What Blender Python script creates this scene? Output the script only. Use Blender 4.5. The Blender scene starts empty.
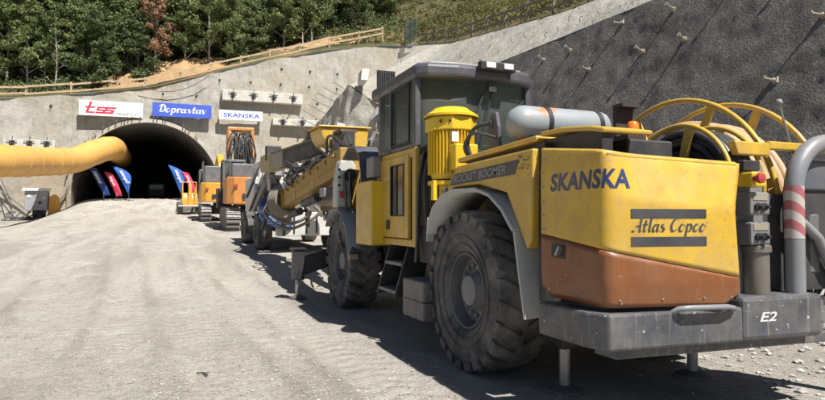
import bpy, bmesh, math, random
from mathutils import Vector, Matrix, noise
R = math.radians
rnd = random.Random(7)
scene = bpy.context.scene

# ------------------------------------------------------------------ camera, sky, sun, exposure
YAW = R(22.25)
PITCH = R(1.86)
CAMH = 1.375
F = 600.0                                     # focal length in pixels of the 825 x 400 photograph
cam_d = bpy.data.cameras.new("camera")
cam_d.sensor_fit = 'HORIZONTAL'; cam_d.sensor_width = 36.0; cam_d.lens = 36.0 * F / 825.0
cam_d.clip_start = 0.05; cam_d.clip_end = 600.0
cam = bpy.data.objects.new("camera", cam_d)
cam.location = (0, 0, CAMH); cam.rotation_euler = (R(90)+PITCH, 0, -YAW)
scene.collection.objects.link(cam); scene.camera = cam

SUN = Vector((0.20, -0.60, 1.0)).normalized() # direction towards the sun
SUN_EL = math.asin(SUN.z)
world = bpy.data.worlds.new("World"); scene.world = world; world.use_nodes = True
wn = world.node_tree.nodes; wl = world.node_tree.links
sky = wn.new("ShaderNodeTexSky"); sky.sky_type = 'NISHITA'; sky.sun_disc = False
sky.sun_elevation = SUN_EL
sky.sun_rotation = math.atan2(SUN.x, SUN.y)
sky.air_density = 0.75; sky.dust_density = 0.4
wl.new(sky.outputs[0], wn["Background"].inputs[0]); wn["Background"].inputs[1].default_value = 0.05
sun_d = bpy.data.lights.new("sun", 'SUN'); sun_d.energy = 5.0; sun_d.angle = R(0.53); sun_d.color = (1.0, 0.965, 0.91)
sun = bpy.data.objects.new("sun", sun_d); scene.collection.objects.link(sun)
sun.rotation_euler = SUN.to_track_quat('Z', 'Y').to_euler(); sun.location = (10, -30, 50)
scene.view_settings.view_transform = 'Standard'; scene.view_settings.look = 'None'
scene.view_settings.exposure = 0.70; scene.view_settings.gamma = 1.0
scene.view_settings.use_curve_mapping = False
scene.cycles.max_bounces = 8
scene.cycles.use_denoising = True

# ------------------------------------------------------------------ pixel -> place
# first survey of the photograph: level camera 1.5 m up, 23 degrees off the axis; SITE() and the rig's own maps below carry it over to the real camera
CAMZ = 1.5
CY, SY = math.cos(R(23.0)), math.sin(R(23.0))
def SITE(v):
    X, Y, z = v; t = X*SY + Y*CY
    return Vector((X - 0.0131*Y, Y + 0.0131*X, z + 0.0325*t - 0.125))
def cluster(ky, kz, oz): return lambda v: Vector((v[0], v[1]*ky, v[2]*kz + oz))
REAR = cluster(1.028, 1.014, -0.015); MID = cluster(1.034, 1.016, 0.0135); MOTOR = cluster(1.036, 1.02, 0.043); CAB = cluster(1.04, 1.045, 0.04); FRONT = cluster(1.05, 1.03, 0.12)
SAME = lambda v: Vector(v)
XF = [SITE]
def ray(px, py):
    r = (px - 412.5) / F
    return (r * CY + SY, -r * SY + CY, (200.0 - py) / F)
def PX(px, py, X):
    d = ray(px, py); t = X / d[0]; return Vector((X, d[1] * t, CAMZ + d[2] * t))
def PY(px, py, Y):
    d = ray(px, py); t = Y / d[1]; return Vector((d[0] * t, Y, CAMZ + d[2] * t))
def PZ(px, py, Z):
    d = ray(px, py); t = (Z - CAMZ) / d[2]; return Vector((d[0] * t, d[1] * t, Z))

# ------------------------------------------------------------------ mesh builder
class MB:
    def __init__(s): s.v = []; s.f = []
    def add(s, vs, fs):
        o = len(s.v); s.v.extend([Vector(p) for p in vs]); s.f.extend([tuple(i + o for i in f) for f in fs]); return s
    def box(s, a, b):
        (x0, y0, z0), (x1, y1, z1) = a, b
        x0, x1 = min(x0, x1), max(x0, x1); y0, y1 = min(y0, y1), max(y0, y1); z0, z1 = min(z0, z1), max(z0, z1)
        return s.add([(x0,y0,z0),(x1,y0,z0),(x1,y1,z0),(x0,y1,z0),(x0,y0,z1),(x1,y0,z1),(x1,y1,z1),(x0,y1,z1)],
                     [(0,3,2,1),(4,5,6,7),(0,1,5,4),(1,2,6,5),(2,3,7,6),(3,0,4,7)])
    def beam(s, p0, p1, w, h, up=(0,0,1), w1=None, h1=None):
        p0 = Vector(p0); p1 = Vector(p1); d = (p1 - p0).normalized(); up = Vector(up)
        sd = d.cross(up)
        if sd.length < 1e-5: sd = d.cross(Vector((1,0,0)))
        sd.normalize(); u = sd.cross(d).normalized()
        w1 = w if w1 is None else w1; h1 = h if h1 is None else h1
        vs = []
        for p, ww, hh in ((p0, w, h), (p1, w1, h1)):
            for a, b in ((-1,-1),(1,-1),(1,1),(-1,1)): vs.append(p + sd * a * ww / 2 + u * b * hh / 2)
        return s.add(vs, [(3,2,1,0),(4,5,6,7),(0,1,5,4),(1,2,6,5),(2,3,7,6),(3,0,4,7)])
    def tube(s, pts, r, seg=10, cap=True, closed=False):
        pts = [Vector(p) for p in pts]; n = len(pts)
        rs = r if isinstance(r, (list, tuple)) else [r] * n
        tang = []
        for i in range(n):
            if closed: a, b = pts[(i-1) % n], pts[(i+1) % n]
            else: a, b = pts[max(i-1,0)], pts[min(i+1,n-1)]
            tang.append((b - a).normalized())
        ref = Vector((0,0,1)) if abs(tang[0].z) < 0.9 else Vector((1,0,0))
        u = tang[0].cross(ref).normalized(); vs = []
        for i in range(n):
            u = (u - tang[i] * u.dot(tang[i]))
            if u.length < 1e-6: u = tang[i].orthogonal()
            u.normalize(); w = tang[i].cross(u)
            for k in range(seg):
                a = 2 * math.pi * k / seg; vs.append(pts[i] + (u * math.cos(a) + w * math.sin(a)) * rs[i])
        fs = []
        m = n if closed else n - 1
        for i in range(m):
            j = (i + 1) % n
            for k in range(seg):
                l = (k + 1) % seg; fs.append((i*seg+k, i*seg+l, j*seg+l, j*seg+k))
        if cap and not closed:
            fs.append(tuple(range(seg-1, -1, -1))); fs.append(tuple((n-1)*seg + k for k in range(seg)))
        return s.add(vs, fs)
    def lathe(s, prof, c, axis='X', seg=32, a0=0.0, a1=2*math.pi):
        # prof: list of (along axis, radius)
        c = Vector(c); full = abs(a1 - a0 - 2*math.pi) < 1e-6; na = seg if full else seg + 1; vs = []
        for (h, r) in prof:
            for k in range(na):
                a = a0 + (a1 - a0) * k / seg; p, q = r*math.cos(a), r*math.sin(a)
                vs.append(c + Vector({'X': (h,p,q), 'Y': (q,h,p), 'Z': (p,q,h)}[axis]))
        fs = []
        for i in range(len(prof)-1):
            for k in range(seg):
                l = (k+1) % na if full else k+1
                fs.append((i*na+k, i*na+l, (i+1)*na+l, (i+1)*na+k))
        return s.add(vs, fs)
    def prism(s, poly, plane, c0, c1):
        # poly 2-D points; plane 'X' -> (y,z), 'Y' -> (x,z), 'Z' -> (x,y); from coordinate c0 to c1
        def P(p, c): return {'X': (c,p[0],p[1]), 'Y': (p[0],c,p[1]), 'Z': (p[0],p[1],c)}[plane]
        n = len(poly); vs = [P(p,c0) for p in poly] + [P(p,c1) for p in poly]
        fs = [tuple(range(n)), tuple(range(2*n-1, n-1, -1))]
        for i in range(n): j = (i+1) % n; fs.append((j, i, n+i, n+j))
        return s.add(vs, fs)
    def plate(s, quad, th):
        # quad of 3-D points with thickness th along its normal
        q = [Vector(p) for p in quad]; nrm = (q[1]-q[0]).cross(q[-1]-q[0]).normalized(); n = len(q)
        vs = q + [p + nrm * th for p in q]
        fs = [tuple(range(n-1,-1,-1)), tuple(range(n, 2*n))]
        for i in range(n): j = (i+1) % n; fs.append((i, j, n+j, n+i))
        return s.add(vs, fs)
    def strip(s, path, width_vec, th):
        # curved plate: path of points extruded along width_vec, thickness th
        path = [Vector(p) for p in path]; w = Vector(width_vec); n = len(path); vs = []
        for i in range(n):
            a, b = path[max(i-1,0)], path[min(i+1,n-1)]; nr = (b-a).cross(w).normalized()
            p = path[i]; vs += [p, p + w, p + w + nr*th, p + nr*th]
        fs = [(3,2,1,0), tuple((n-1)*4 + k for k in range(4))]
        for i in range(n-1):
            for k in range(4):
                l = (k+1) % 4; fs.append((i*4+k, i*4+l, (i+1)*4+l, (i+1)*4+k))
        return s.add(vs, fs)
    def grid(s, nu, nv, fn):
        vs = [fn(i/nu, j/nv) for j in range(nv+1) for i in range(nu+1)]; w = nu+1
        return s.add(vs, [(j*w+i, j*w+i+1, (j+1)*w+i+1, (j+1)*w+i) for j in range(nv) for i in range(nu)])
    def ball(s, c, r, sc=(1,1,1), seg=10, rings=6):
        c = Vector(c); vs = []
        for i in range(rings+1):
            t = math.pi*i/rings
            for k in range(seg):
                a = 2*math.pi*k/seg
                vs.append(c + Vector((r*sc[0]*math.sin(t)*math.cos(a), r*sc[1]*math.sin(t)*math.sin(a), r*sc[2]*math.cos(t))))
        fs = [(i*seg+k, (i+1)*seg+k, (i+1)*seg+(k+1)%seg, i*seg+(k+1)%seg) for i in range(rings) for k in range(seg)]
        return s.add(vs, fs)

OFF = {}
def mesh_from(mb, name, smooth=None, off=None, fix=True):
    me = bpy.data.meshes.new(name)
    xf = XF[0]; vs = [xf(p) for p in mb.v] if off is None else [xf(p) - off for p in mb.v]
    me.from_pydata([tuple(p) for p in vs], [], mb.f)
    if fix:
        bm = bmesh.new(); bm.from_mesh(me)
        bmesh.ops.remove_doubles(bm, verts=bm.verts, dist=1e-6)
        bmesh.ops.recalc_face_normals(bm, faces=bm.faces); bm.to_mesh(me); bm.free()
    if smooth:
        me.polygons.foreach_set("use_smooth", [True]*len(me.polygons))
        me.set_sharp_from_angle(angle=R(smooth))
    me.update(); return me
def tag(o, label=None, cat=None, group=None, kind=None):
    if label: o["label"] = label
    if cat: o["category"] = cat
    if group: o["group"] = group
    if kind: o["kind"] = kind
    return o
def thing(name, loc, label, cat, group=None):
    o = bpy.data.objects.new(name, None); o.empty_display_size = 0.2; loc = XF[0](loc); o.location = loc
    scene.collection.objects.link(o); OFF[o] = Vector(loc); return tag(o, label, cat, group)
def part(name, mb, mat, parent=None, smooth=None, bevel=None, fix=True, seg=2, label=None):
    off = OFF.get(parent)
    me = mb if isinstance(mb, bpy.types.Mesh) else mesh_from(mb, name, smooth, off, fix)
    o = bpy.data.objects.new(name, me); scene.collection.objects.link(o)
    if mat: me.materials.append(mat)
    if parent is not None:
        o.parent = parent; OFF[o] = off
    if bevel:
        m = o.modifiers.new("bevel", 'BEVEL'); m.width = bevel; m.segments = seg; m.limit_method = 'ANGLE'; m.angle_limit = R(40)
        m.harden_normals = False
    if label: o["label"] = label
    return o
def raw_mesh(mb, name, smooth=None):
    keep = XF[0]; XF[0] = SAME; me = mesh_from(mb, name, smooth); XF[0] = keep; return me
def place(me, name, parent, p, rot=(0,0,0)):
    o = bpy.data.objects.new(name, me); scene.collection.objects.link(o); o.parent = parent; o.location = XF[0](p) - OFF[parent]; o.rotation_euler = rot; return o
def copy_tree(o, parent=None):
    c = o.copy(); scene.collection.objects.link(c)
    if parent is not None: c.parent = parent
    for ch in list(o.children): copy_tree(ch, c)
    return c

# ------------------------------------------------------------------ materials
MATS = {}
def _n(nt, t, **kw):
    n = nt.nodes.new(t)
    for k, v in kw.items():
        if k in n.inputs: n.inputs[k].default_value = v
        else: setattr(n, k, v)
    return n
def c4(c): return (c[0], c[1], c[2], 1.0)
def srgb(r, g, b):
    f = lambda u: ((u/255+0.055)/1.055)**2.4 if u > 10 else u/255/12.92
    return (f(r), f(g), f(b))
def mat(name, col, rough=0.6, metal=0.0, col2=None, nscale=6.0, mixlo=0.4, mixhi=0.65, dust=0.0, dustcol=(0.34,0.30,0.25), dscale=3.0,
        bump=0.0, bscale=40.0, rust=0.0, rustcol=(0.22,0.07,0.02), rscale=5.0, spots=0.0, coat=0.0, spec=0.5, trans=0.0, detail=5.0, streak=0.0, scratch=0.0, grime=0.0):
    if name in MATS: return MATS[name]
    m = bpy.data.materials.new(name); m.use_nodes = True; nt = m.node_tree; L = nt.links
    b = nt.nodes["Principled BSDF"]; b.inputs["Metallic"].default_value = metal
    b.inputs["Specular IOR Level"].default_value = spec; b.inputs["Coat Weight"].default_value = coat; b.inputs["Coat Roughness"].default_value = 0.15
    tc = _n(nt, "ShaderNodeTexCoord"); geo = _n(nt, "ShaderNodeNewGeometry")
    base = _n(nt, "ShaderNodeRGB"); base.outputs[0].default_value = c4(col); cur = base.outputs[0]
    def nz(scale, det=5.0, stretch=None):
        n = _n(nt, "ShaderNodeTexNoise", Scale=scale, Detail=det, Roughness=0.6)
        if stretch:
            mp = _n(nt, "ShaderNodeMapping"); mp.inputs["Scale"].default_value = stretch; L.new(geo.outputs["Position"], mp.inputs[0]); L.new(mp.outputs[0], n.inputs["Vector"])
        else: L.new(geo.outputs["Position"], n.inputs["Vector"])
        return n.outputs["Fac"]
    def ramp(sock, lo, hi, top=1.0):
        r = _n(nt, "ShaderNodeMapRange"); r.inputs[1].default_value = lo; r.inputs[2].default_value = hi; r.inputs[4].default_value = top
        L.new(sock, r.inputs[0]); return r.outputs[0]
    def mix(fac, a, c):
        x = _n(nt, "ShaderNodeMix", data_type='RGBA'); L.new(fac, x.inputs[0]); L.new(a, x.inputs[6])
        if isinstance(c, tuple): x.inputs[7].default_value = c4(c)
        else: L.new(c, x.inputs[7])
        return x.outputs[2]
    if col2: cur = mix(ramp(nz(nscale, detail), mixlo, mixhi), cur, col2)
    rr = None
    if rust: cur = mix(ramp(nz(rscale), 0.72-rust*0.3, 0.78-rust*0.3, 0.9), cur, rustcol)
    if dust:
        f = ramp(nz(dscale), 0.35, 0.75, dust); cur = mix(f, cur, dustcol)
        g = ramp(nz(dscale*9), 0.55, 0.8, dust*0.7); cur = mix(g, cur, dustcol)
    if streak: cur = mix(ramp(nz(4.0, 4.0, (9,9,0.7)), 0.56, 0.75, streak), cur, dustcol)
    if grime:
        cur = mix(ramp(nz(1.7, 8.0), 0.50, 0.68, grime), cur, (col[0]*0.5, col[1]*0.5, col[2]*0.6+0.01))
        cur = mix(ramp(nz(26.0, 4.0), 0.60, 0.70, grime), cur, (0.16,0.12,0.08))
    if scratch:
        a = ramp(nz(3.0, 2.0, (2.0,2.0,34.0)), 0.70, 0.74, scratch*0.35); cur = mix(a, cur, (0.36,0.33,0.28))
        a = ramp(nz(3.0, 2.0, (30.0,30.0,3.0)), 0.71, 0.74, scratch*0.4); cur = mix(a, cur, (0.12,0.09,0.06))
    if spots:
        v = _n(nt, "ShaderNodeTexVoronoi", Scale=13.0); dn = _n(nt, "ShaderNodeTexNoise", Scale=14.0, Detail=3.0); L.new(geo.outputs["Position"], dn.inputs["Vector"])
        dv = _n(nt, "ShaderNodeVectorMath", operation='MULTIPLY_ADD'); L.new(dn.outputs["Color"], dv.inputs[0]); dv.inputs[1].default_value = (0.09,0.09,0.16); L.new(geo.outputs["Position"], dv.inputs[2]); L.new(dv.outputs[0], v.inputs["Vector"])
        th = _n(nt, "ShaderNodeMath", operation='MULTIPLY'); L.new(nz(5.0), th.inputs[0]); th.inputs[1].default_value = 0.26*spots
        lt = _n(nt, "ShaderNodeMath", operation='LESS_THAN'); L.new(v.outputs["Distance"], lt.inputs[0]); L.new(th.outputs[0], lt.inputs[1])
        cur = mix(lt.outputs[0], cur, (0.45,0.42,0.38))
    L.new(cur, b.inputs["Base Color"])
    rn = _n(nt, "ShaderNodeMapRange"); L.new(nz(7.0), rn.inputs[0]); rn.inputs[1].default_value = 0.3; rn.inputs[2].default_value = 0.7
    rn.inputs[3].default_value = max(rough-0.12, 0.03); rn.inputs[4].default_value = min(rough+0.15, 1.0); L.new(rn.outputs[0], b.inputs["Roughness"])
    if bump:
        bp = _n(nt, "ShaderNodeBump", Strength=min(bump,1.0), Distance=0.02*max(1.0,bump)); L.new(nz(bscale, 6.0), bp.inputs["Height"]); L.new(bp.outputs[0], b.inputs["Normal"])
    if trans: b.inputs["Transmission Weight"].default_value = trans
    MATS[name] = m; return m

M = {}
M['yellow']   = mat('yellow_paint', (0.62,0.385,0.030), 0.38, dust=0.28, col2=(0.54,0.325,0.035), spots=0.3, streak=0.32, scratch=0.7, grime=0.4, bump=0.05, bscale=25)
M['yellowhot']= mat('bright_yellow_paint', (0.72,0.48,0.012), 0.36, dust=0.15)
M['boomyel']  = mat('worn_boom_yellow', (0.34,0.20,0.025), 0.5, dust=0.55, dustcol=(0.16,0.11,0.05), rust=0.25, bump=0.2, bscale=15)
M['brown']    = mat('orange_brown_paint', (0.225,0.072,0.017), 0.40, dust=0.28, dustcol=(0.26,0.18,0.12), scratch=0.8, grime=0.35, dscale=2.4, spots=0.5, streak=0.35, bump=0.05, bscale=25)
M['bumper']   = mat('grey_steel_paint', (0.068,0.074,0.087), 0.42, dust=0.28, dscale=5, spots=0.75, streak=0.5, rust=0.2, scratch=0.8, col2=(0.05,0.054,0.063), bump=0.12, bscale=30)
M['pipe']     = mat('grey_pipe_paint', (0.20,0.215,0.235), 0.42, dust=0.4, spots=0.3, col2=(0.16,0.17,0.19))
M['navy']     = mat('cab_slate_paint', (0.062,0.064,0.082), 0.38, dust=0.22, col2=(0.05,0.052,0.066))
M['fender']   = mat('pale_grey_fender', (0.50,0.50,0.46), 0.6, dust=0.35, dustcol=(0.34,0.31,0.26), bump=0.15, bscale=20, streak=0.3)
M['black']    = mat('black_steel', (0.018,0.018,0.02), 0.5, dust=0.3, dustcol=(0.12,0.11,0.10))
M['dark']     = mat('dark_machinery', (0.03,0.03,0.032), 0.6, dust=0.4, dustcol=(0.13,0.118,0.10))
M['rubber']   = mat('dusty_tyre_rubber', (0.042,0.041,0.043), 0.85, dust=0.9, dustcol=(0.25,0.232,0.208), dscale=3, bump=0.3, bscale=60)
M['rim']      = mat('dusty_wheel_rim', (0.075,0.076,0.082), 0.6, dust=0.6, dustcol=(0.18,0.165,0.15))
M['hub']      = mat('grey_wheel_hub', (0.19,0.19,0.195), 0.55, dust=0.5, dustcol=(0.25,0.235,0.21))
M['steel']    = mat('worn_steel', (0.32,0.32,0.32), 0.4, metal=0.7, dust=0.4)
M['chrome']   = mat('hydraulic_rod', (0.55,0.55,0.55), 0.22, metal=1.0, dust=0.15)
M['hose']     = mat('black_hose', (0.025,0.025,0.028), 0.38, dust=0.5, dustcol=(0.14,0.13,0.12))
M['cream']    = mat('pale_orange_hose', (0.52,0.33,0.17), 0.6, dust=0.4)
M['beigehose']= mat('dusty_beige_hose', (0.28,0.24,0.18), 0.7, dust=0.4)
M['bluehose'] = mat('blue_hose', (0.03,0.11,0.32), 0.5, dust=0.3)
M['tank']     = mat('weathered_tank', (0.27,0.305,0.325), 0.45, dust=0.35, rust=0.5, rscale=2.6, rustcol=(0.42,0.17,0.05))
M['red']      = mat('red_plastic', (0.42,0.03,0.035), 0.4, dust=0.2)
M['orangeled']= mat('orange_lens', (0.75,0.18,0.02), 0.25)
M['whitelamp']= mat('lamp_lens', (0.75,0.75,0.72), 0.15, coat=0.6)
M['white']    = mat('white_machine_paint', (0.60,0.59,0.56), 0.5, dust=0.45, streak=0.4, rust=0.1)
M['exorange'] = mat('excavator_orange', (0.60,0.22,0.025), 0.45, dust=0.4)
M['exyellow'] = mat('excavator_amber', (0.70,0.33,0.012), 0.45, dust=0.35)
M['exgrey']   = mat('excavator_grey', (0.10,0.105,0.115), 0.5, dust=0.4)
M['track']    = mat('track_steel', (0.22,0.215,0.21), 0.55, metal=0.4, dust=0.6)
M['timber']   = mat('pale_timber', (0.48,0.36,0.22), 0.8, col2=(0.36,0.27,0.17), nscale=3, bump=0.3)
M['oldtimber']= mat('grey_timber', (0.20,0.17,0.13), 0.85, col2=(0.13,0.11,0.09), nscale=3, bump=0.3)
M['concrete'] = mat('pale_concrete', (0.56,0.54,0.48), 0.85, col2=(0.45,0.43,0.38), nscale=2, bump=0.3, bscale=8, streak=0.3)
M['greybox']  = mat('grey_control_box', (0.16,0.165,0.175), 0.45, dust=0.4)
M['decalnavy']= mat('navy_decal', (0.022,0.04,0.13), 0.4, dust=0.18)
M['decaldark']= mat('charcoal_decal', (0.035,0.037,0.045), 0.45, dust=0.3, dustcol=(0.2,0.18,0.15))
M['decalgrey']= mat('grey_decal', (0.27,0.27,0.28), 0.5, dust=0.3)
M['decalwhite']=mat('white_decal', (0.62,0.62,0.62), 0.5, dust=0.3, dustcol=(0.2,0.2,0.2))
M['signwhite']= mat('sign_white', (0.78,0.78,0.78), 0.5)
M['signblue'] = mat('sign_blue', (0.055,0.11,0.52), 0.45)
M['signred']  = mat('sign_red', (0.62,0.02,0.05), 0.45)
M['flagblue'] = mat('flag_blue', (0.025,0.11,0.42), 0.7)
M['flagnavy'] = mat('flag_navy', (0.012,0.045,0.20), 0.7)
M['flagred']  = mat('flag_red', (0.52,0.035,0.085), 0.7)
M['duct']     = mat('orange_duct_fabric', (0.64,0.355,0.075), 0.5, col2=(0.57,0.31,0.07), nscale=1.5, dust=0.25, dustcol=(0.6,0.45,0.25), bump=0.2, bscale=3)
M['soil']     = mat('tan_soil', (0.40,0.25,0.12), 0.95, col2=(0.30,0.19,0.09), nscale=1.2, bump=1.0, bscale=3)
M['bark']     = mat('tree_bark', (0.20,0.17,0.14), 0.9, col2=(0.11,0.09,0.075), nscale=3, bump=0.5, bscale=10)
M['palebark'] = mat('pale_tree_bark', (0.42,0.38,0.33), 0.9, col2=(0.25,0.22,0.19), nscale=3, bump=0.5, bscale=10)
M['stonemat'] = mat('crushed_stone', (0.46,0.44,0.40), 0.9, col2=(0.28,0.26,0.235), nscale=9, bump=0.4, bscale=50)

def glass(name, tint, rough=0.08, alpha=0.45):
    m = bpy.data.materials.new(name); m.use_nodes = True; nt = m.node_tree; L = nt.links
    b = nt.nodes["Principled BSDF"]; b.inputs["Base Color"].default_value = c4(tint); b.inputs["Roughness"].default_value = rough
    b.inputs["Specular IOR Level"].default_value = 0.7
    tr = _n(nt, "ShaderNodeBsdfTransparent"); tr.inputs[0].default_value = (0.80,0.85,0.83,1)
    mx = _n(nt, "ShaderNodeMixShader"); mx.inputs[0].default_value = 1-alpha
    geo = _n(nt, "ShaderNodeNewGeometry"); n = _n(nt, "ShaderNodeTexNoise", Scale=2.5, Detail=4.0); L.new(geo.outputs["Position"], n.inputs["Vector"])
    mr = _n(nt, "ShaderNodeMapRange"); L.new(n.outputs["Fac"], mr.inputs[0]); mr.inputs[3].default_value = (1-alpha)-0.10; mr.inputs[4].default_value = (1-alpha)+0.10
    L.new(mr.outputs[0], mx.inputs[0])
    L.new(b.outputs[0], mx.inputs[2]); L.new(tr.outputs[0], mx.inputs[1]); L.new(mx.outputs[0], nt.nodes["Material Output"].inputs[0]); return m
M['glass'] = glass('dusty_cab_glass', (0.16,0.175,0.165), 0.1, 0.74)
M['paneblack'] = mat('dark_window', (0.012,0.014,0.016), 0.12, spec=0.6, dust=0.12)

def leafmat(name, c1, c2, c3):
    m = bpy.data.materials.new(name); m.use_nodes = True; nt = m.node_tree; L = nt.links
    b = nt.nodes["Principled BSDF"]; b.inputs["Roughness"].default_value = 0.6; b.inputs["Specular IOR Level"].default_value = 0.25
    geo = _n(nt, "ShaderNodeNewGeometry"); oi = _n(nt, "ShaderNodeObjectInfo")
    rp = _n(nt, "ShaderNodeValToRGB"); rp.color_ramp.elements[0].color = c4(c1); rp.color_ramp.elements[1].color = c4(c3)
    e = rp.color_ramp.elements.new(0.5); e.color = c4(c2)
    n = _n(nt, "ShaderNodeTexNoise", Scale=0.6, Detail=3.0); L.new(geo.outputs["Position"], n.inputs["Vector"])
    a = _n(nt, "ShaderNodeMath", operation='MULTIPLY_ADD'); L.new(geo.outputs["Random Per Island"], a.inputs[0]); a.inputs[1].default_value = 0.45
    a2 = _n(nt, "ShaderNodeMath", operation='MULTIPLY_ADD'); L.new(oi.outputs["Random"], a2.inputs[0]); a2.inputs[1].default_value = 0.45; L.new(a2.outputs[0], a.inputs[2])
    s = _n(nt, "ShaderNodeMath", operation='MULTIPLY_ADD'); L.new(n.outputs["Fac"], s.inputs[0]); s.inputs[1].default_value = 0.5; s.inputs[2].default_value = -0.2; L.new(s.outputs[0], a2.inputs[2])
    L.new(a.outputs[0], rp.inputs[0]); L.new(rp.outputs[0], b.inputs["Base Color"])
    t = _n(nt, "ShaderNodeBsdfTranslucent"); L.new(rp.outputs[0], t.inputs[0])
    mx = _n(nt, "ShaderNodeMixShader"); mx.inputs[0].default_value = 0.22; L.new(b.outputs[0], mx.inputs[1]); L.new(t.outputs[0], mx.inputs[2])
    L.new(mx.outputs[0], nt.nodes["Material Output"].inputs[0]); return m
M['leaf']  = leafmat('forest_leaves', (0.075,0.11,0.036), (0.15,0.19,0.068), (0.27,0.295,0.125))
M['pine']  = leafmat('dark_leaves', (0.062,0.092,0.036), (0.12,0.155,0.062), (0.20,0.225,0.095))
M['dead']  = leafmat('dead_leaves', (0.24,0.135,0.08), (0.37,0.22,0.13), (0.48,0.31,0.19))
M['scrub'] = leafmat('scrub_leaves', (0.05,0.085,0.022), (0.12,0.13,0.04), (0.26,0.18,0.07))

def surfmat(name, cols, scales, rough=0.95, bumps=(), stretch=None):
    """surface: layered noise colour (cols[0] base, then (scale, lo, hi, colour, top)) and several bump octaves (scale, strength, distance)"""
    m = bpy.data.materials.new(name); m.use_nodes = True; nt = m.node_tree; L = nt.links
    b = nt.nodes["Principled BSDF"]; b.inputs["Roughness"].default_value = rough; b.inputs["Specular IOR Level"].default_value = 0.2
    geo = _n(nt, "ShaderNodeNewGeometry")
    rgb = _n(nt, "ShaderNodeRGB"); rgb.outputs[0].default_value = c4(cols); cur = rgb.outputs[0]
    for (sc, lo, hi, col, top, st) in scales:
        n = _n(nt, "ShaderNodeTexNoise", Scale=sc, Detail=7.0, Roughness=0.62)
        mp = _n(nt, "ShaderNodeMapping"); mp.inputs["Scale"].default_value = st or (1,1,1); L.new(geo.outputs["Position"], mp.inputs[0]); L.new(mp.outputs[0], n.inputs["Vector"])
        r = _n(nt, "ShaderNodeMapRange"); r.inputs[1].default_value = lo; r.inputs[2].default_value = hi; r.inputs[4].default_value = top; L.new(n.outputs["Fac"], r.inputs[0])
        x = _n(nt, "ShaderNodeMix", data_type='RGBA'); L.new(r.outputs[0], x.inputs[0]); L.new(cur, x.inputs[6]); x.inputs[7].default_value = c4(col); cur = x.outputs[2]
    L.new(cur, b.inputs["Base Color"])
    prev = None
    for (sc, stg, dist, kind, st) in bumps:
        if kind == 'v': n = _n(nt, "ShaderNodeTexVoronoi", Scale=sc); out = n.outputs["Distance"]
        else: n = _n(nt, "ShaderNodeTexNoise", Scale=sc, Detail=6.0, Roughness=0.65); out = n.outputs["Fac"]
        mp = _n(nt, "ShaderNodeMapping"); mp.inputs["Scale"].default_value = st or (1,1,1); L.new(geo.outputs["Position"], mp.inputs[0]); L.new(mp.outputs[0], n.inputs["Vector"])
        bp = _n(nt, "ShaderNodeBump", Strength=stg, Distance=dist); L.new(out, bp.inputs["Height"])
        if prev: L.new(prev, bp.inputs["Normal"])
        prev = bp.outputs[0]
    if prev: L.new(prev, b.inputs["Normal"])
    return m
M['ground'] = surfmat('dusty_gravel_ground', (0.44,0.405,0.35),
    [(0.35,0.42,0.62,(0.50,0.47,0.42),0.9,(1,0.35,1)), (0.9,0.48,0.60,(0.30,0.27,0.23),0.8,(1,0.18,1)), (5.0,0.46,0.66,(0.35,0.318,0.268),0.75,None),
     (0.8,0.58,0.68,(0.56,0.54,0.50),0.8,None), (2.2,0.56,0.66,(0.28,0.255,0.22),0.6,(1,0.4,1)), (14,0.52,0.66,(0.25,0.227,0.195),0.6,None), (32,0.54,0.66,(0.19,0.172,0.15),0.75,None), (55,0.56,0.64,(0.62,0.60,0.57),0.9,None), (48,0.60,0.66,(0.13,0.12,0.105),0.8,None)],
    0.97, [(1.2,0.6,0.14,'n',None), (9,0.8,0.06,'n',None), (2.4,0.6,0.04,'n',(0.35,7.0,1)), (35,0.9,0.022,'n',None), (120,0.9,0.010,'n',None)])
def add_tracks(m):
    # tyre prints: paler compacted bands with darker tread bars, stored on the ground sheet as an attribute
    nt = m.node_tree; L = nt.links; b = nt.nodes["Principled BSDF"]; src = b.inputs["Base Color"].links[0].from_socket
    at = _n(nt, "ShaderNodeAttribute"); at.attribute_name = 'track'; sp = _n(nt, "ShaderNodeSeparateXYZ"); L.new(at.outputs["Vector"], sp.inputs[0])
    x = _n(nt, "ShaderNodeMix", data_type='RGBA'); L.new(sp.outputs[0], x.inputs[0]); L.new(src, x.inputs[6]); x.inputs[7].default_value = (0.52,0.49,0.44,1)
    y = _n(nt, "ShaderNodeMix", data_type='RGBA'); L.new(sp.outputs[1], y.inputs[0]); L.new(x.outputs[2], y.inputs[6]); y.inputs[7].default_value = (0.20,0.18,0.15,1)
    L.new(y.outputs[2], b.inputs["Base Color"])
add_tracks(M['ground'])
M['shotlight'] = surfmat('pale_shotcrete', (0.375,0.355,0.315),
    [(0.25,0.45,0.62,(0.30,0.265,0.205),0.8,None), (0.9,0.5,0.7,(0.45,0.425,0.375),0.7,None), (2.5,0.50,0.66,(0.24,0.225,0.20),0.7,(1,1,0.3)), (0.12,0.5,0.62,(0.36,0.285,0.185),0.5,None)],
    0.95, [(0.6,0.4,0.3,'n',None), (3.0,0.6,0.10,'n',None), (11,0.6,0.04,'n',None)])
M['shotslope'] = surfmat('pale_slope_shotcrete', (0.42,0.40,0.35),
    [(0.3,0.45,0.62,(0.33,0.30,0.245),0.7,None), (1.6,0.5,0.7,(0.30,0.285,0.25),0.7,None), (8,0.5,0.7,(0.25,0.235,0.205),0.55,None)],
    0.95, [(1.2,0.7,0.25,'n',None), (6.0,0.8,0.08,'n',None)])
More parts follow.
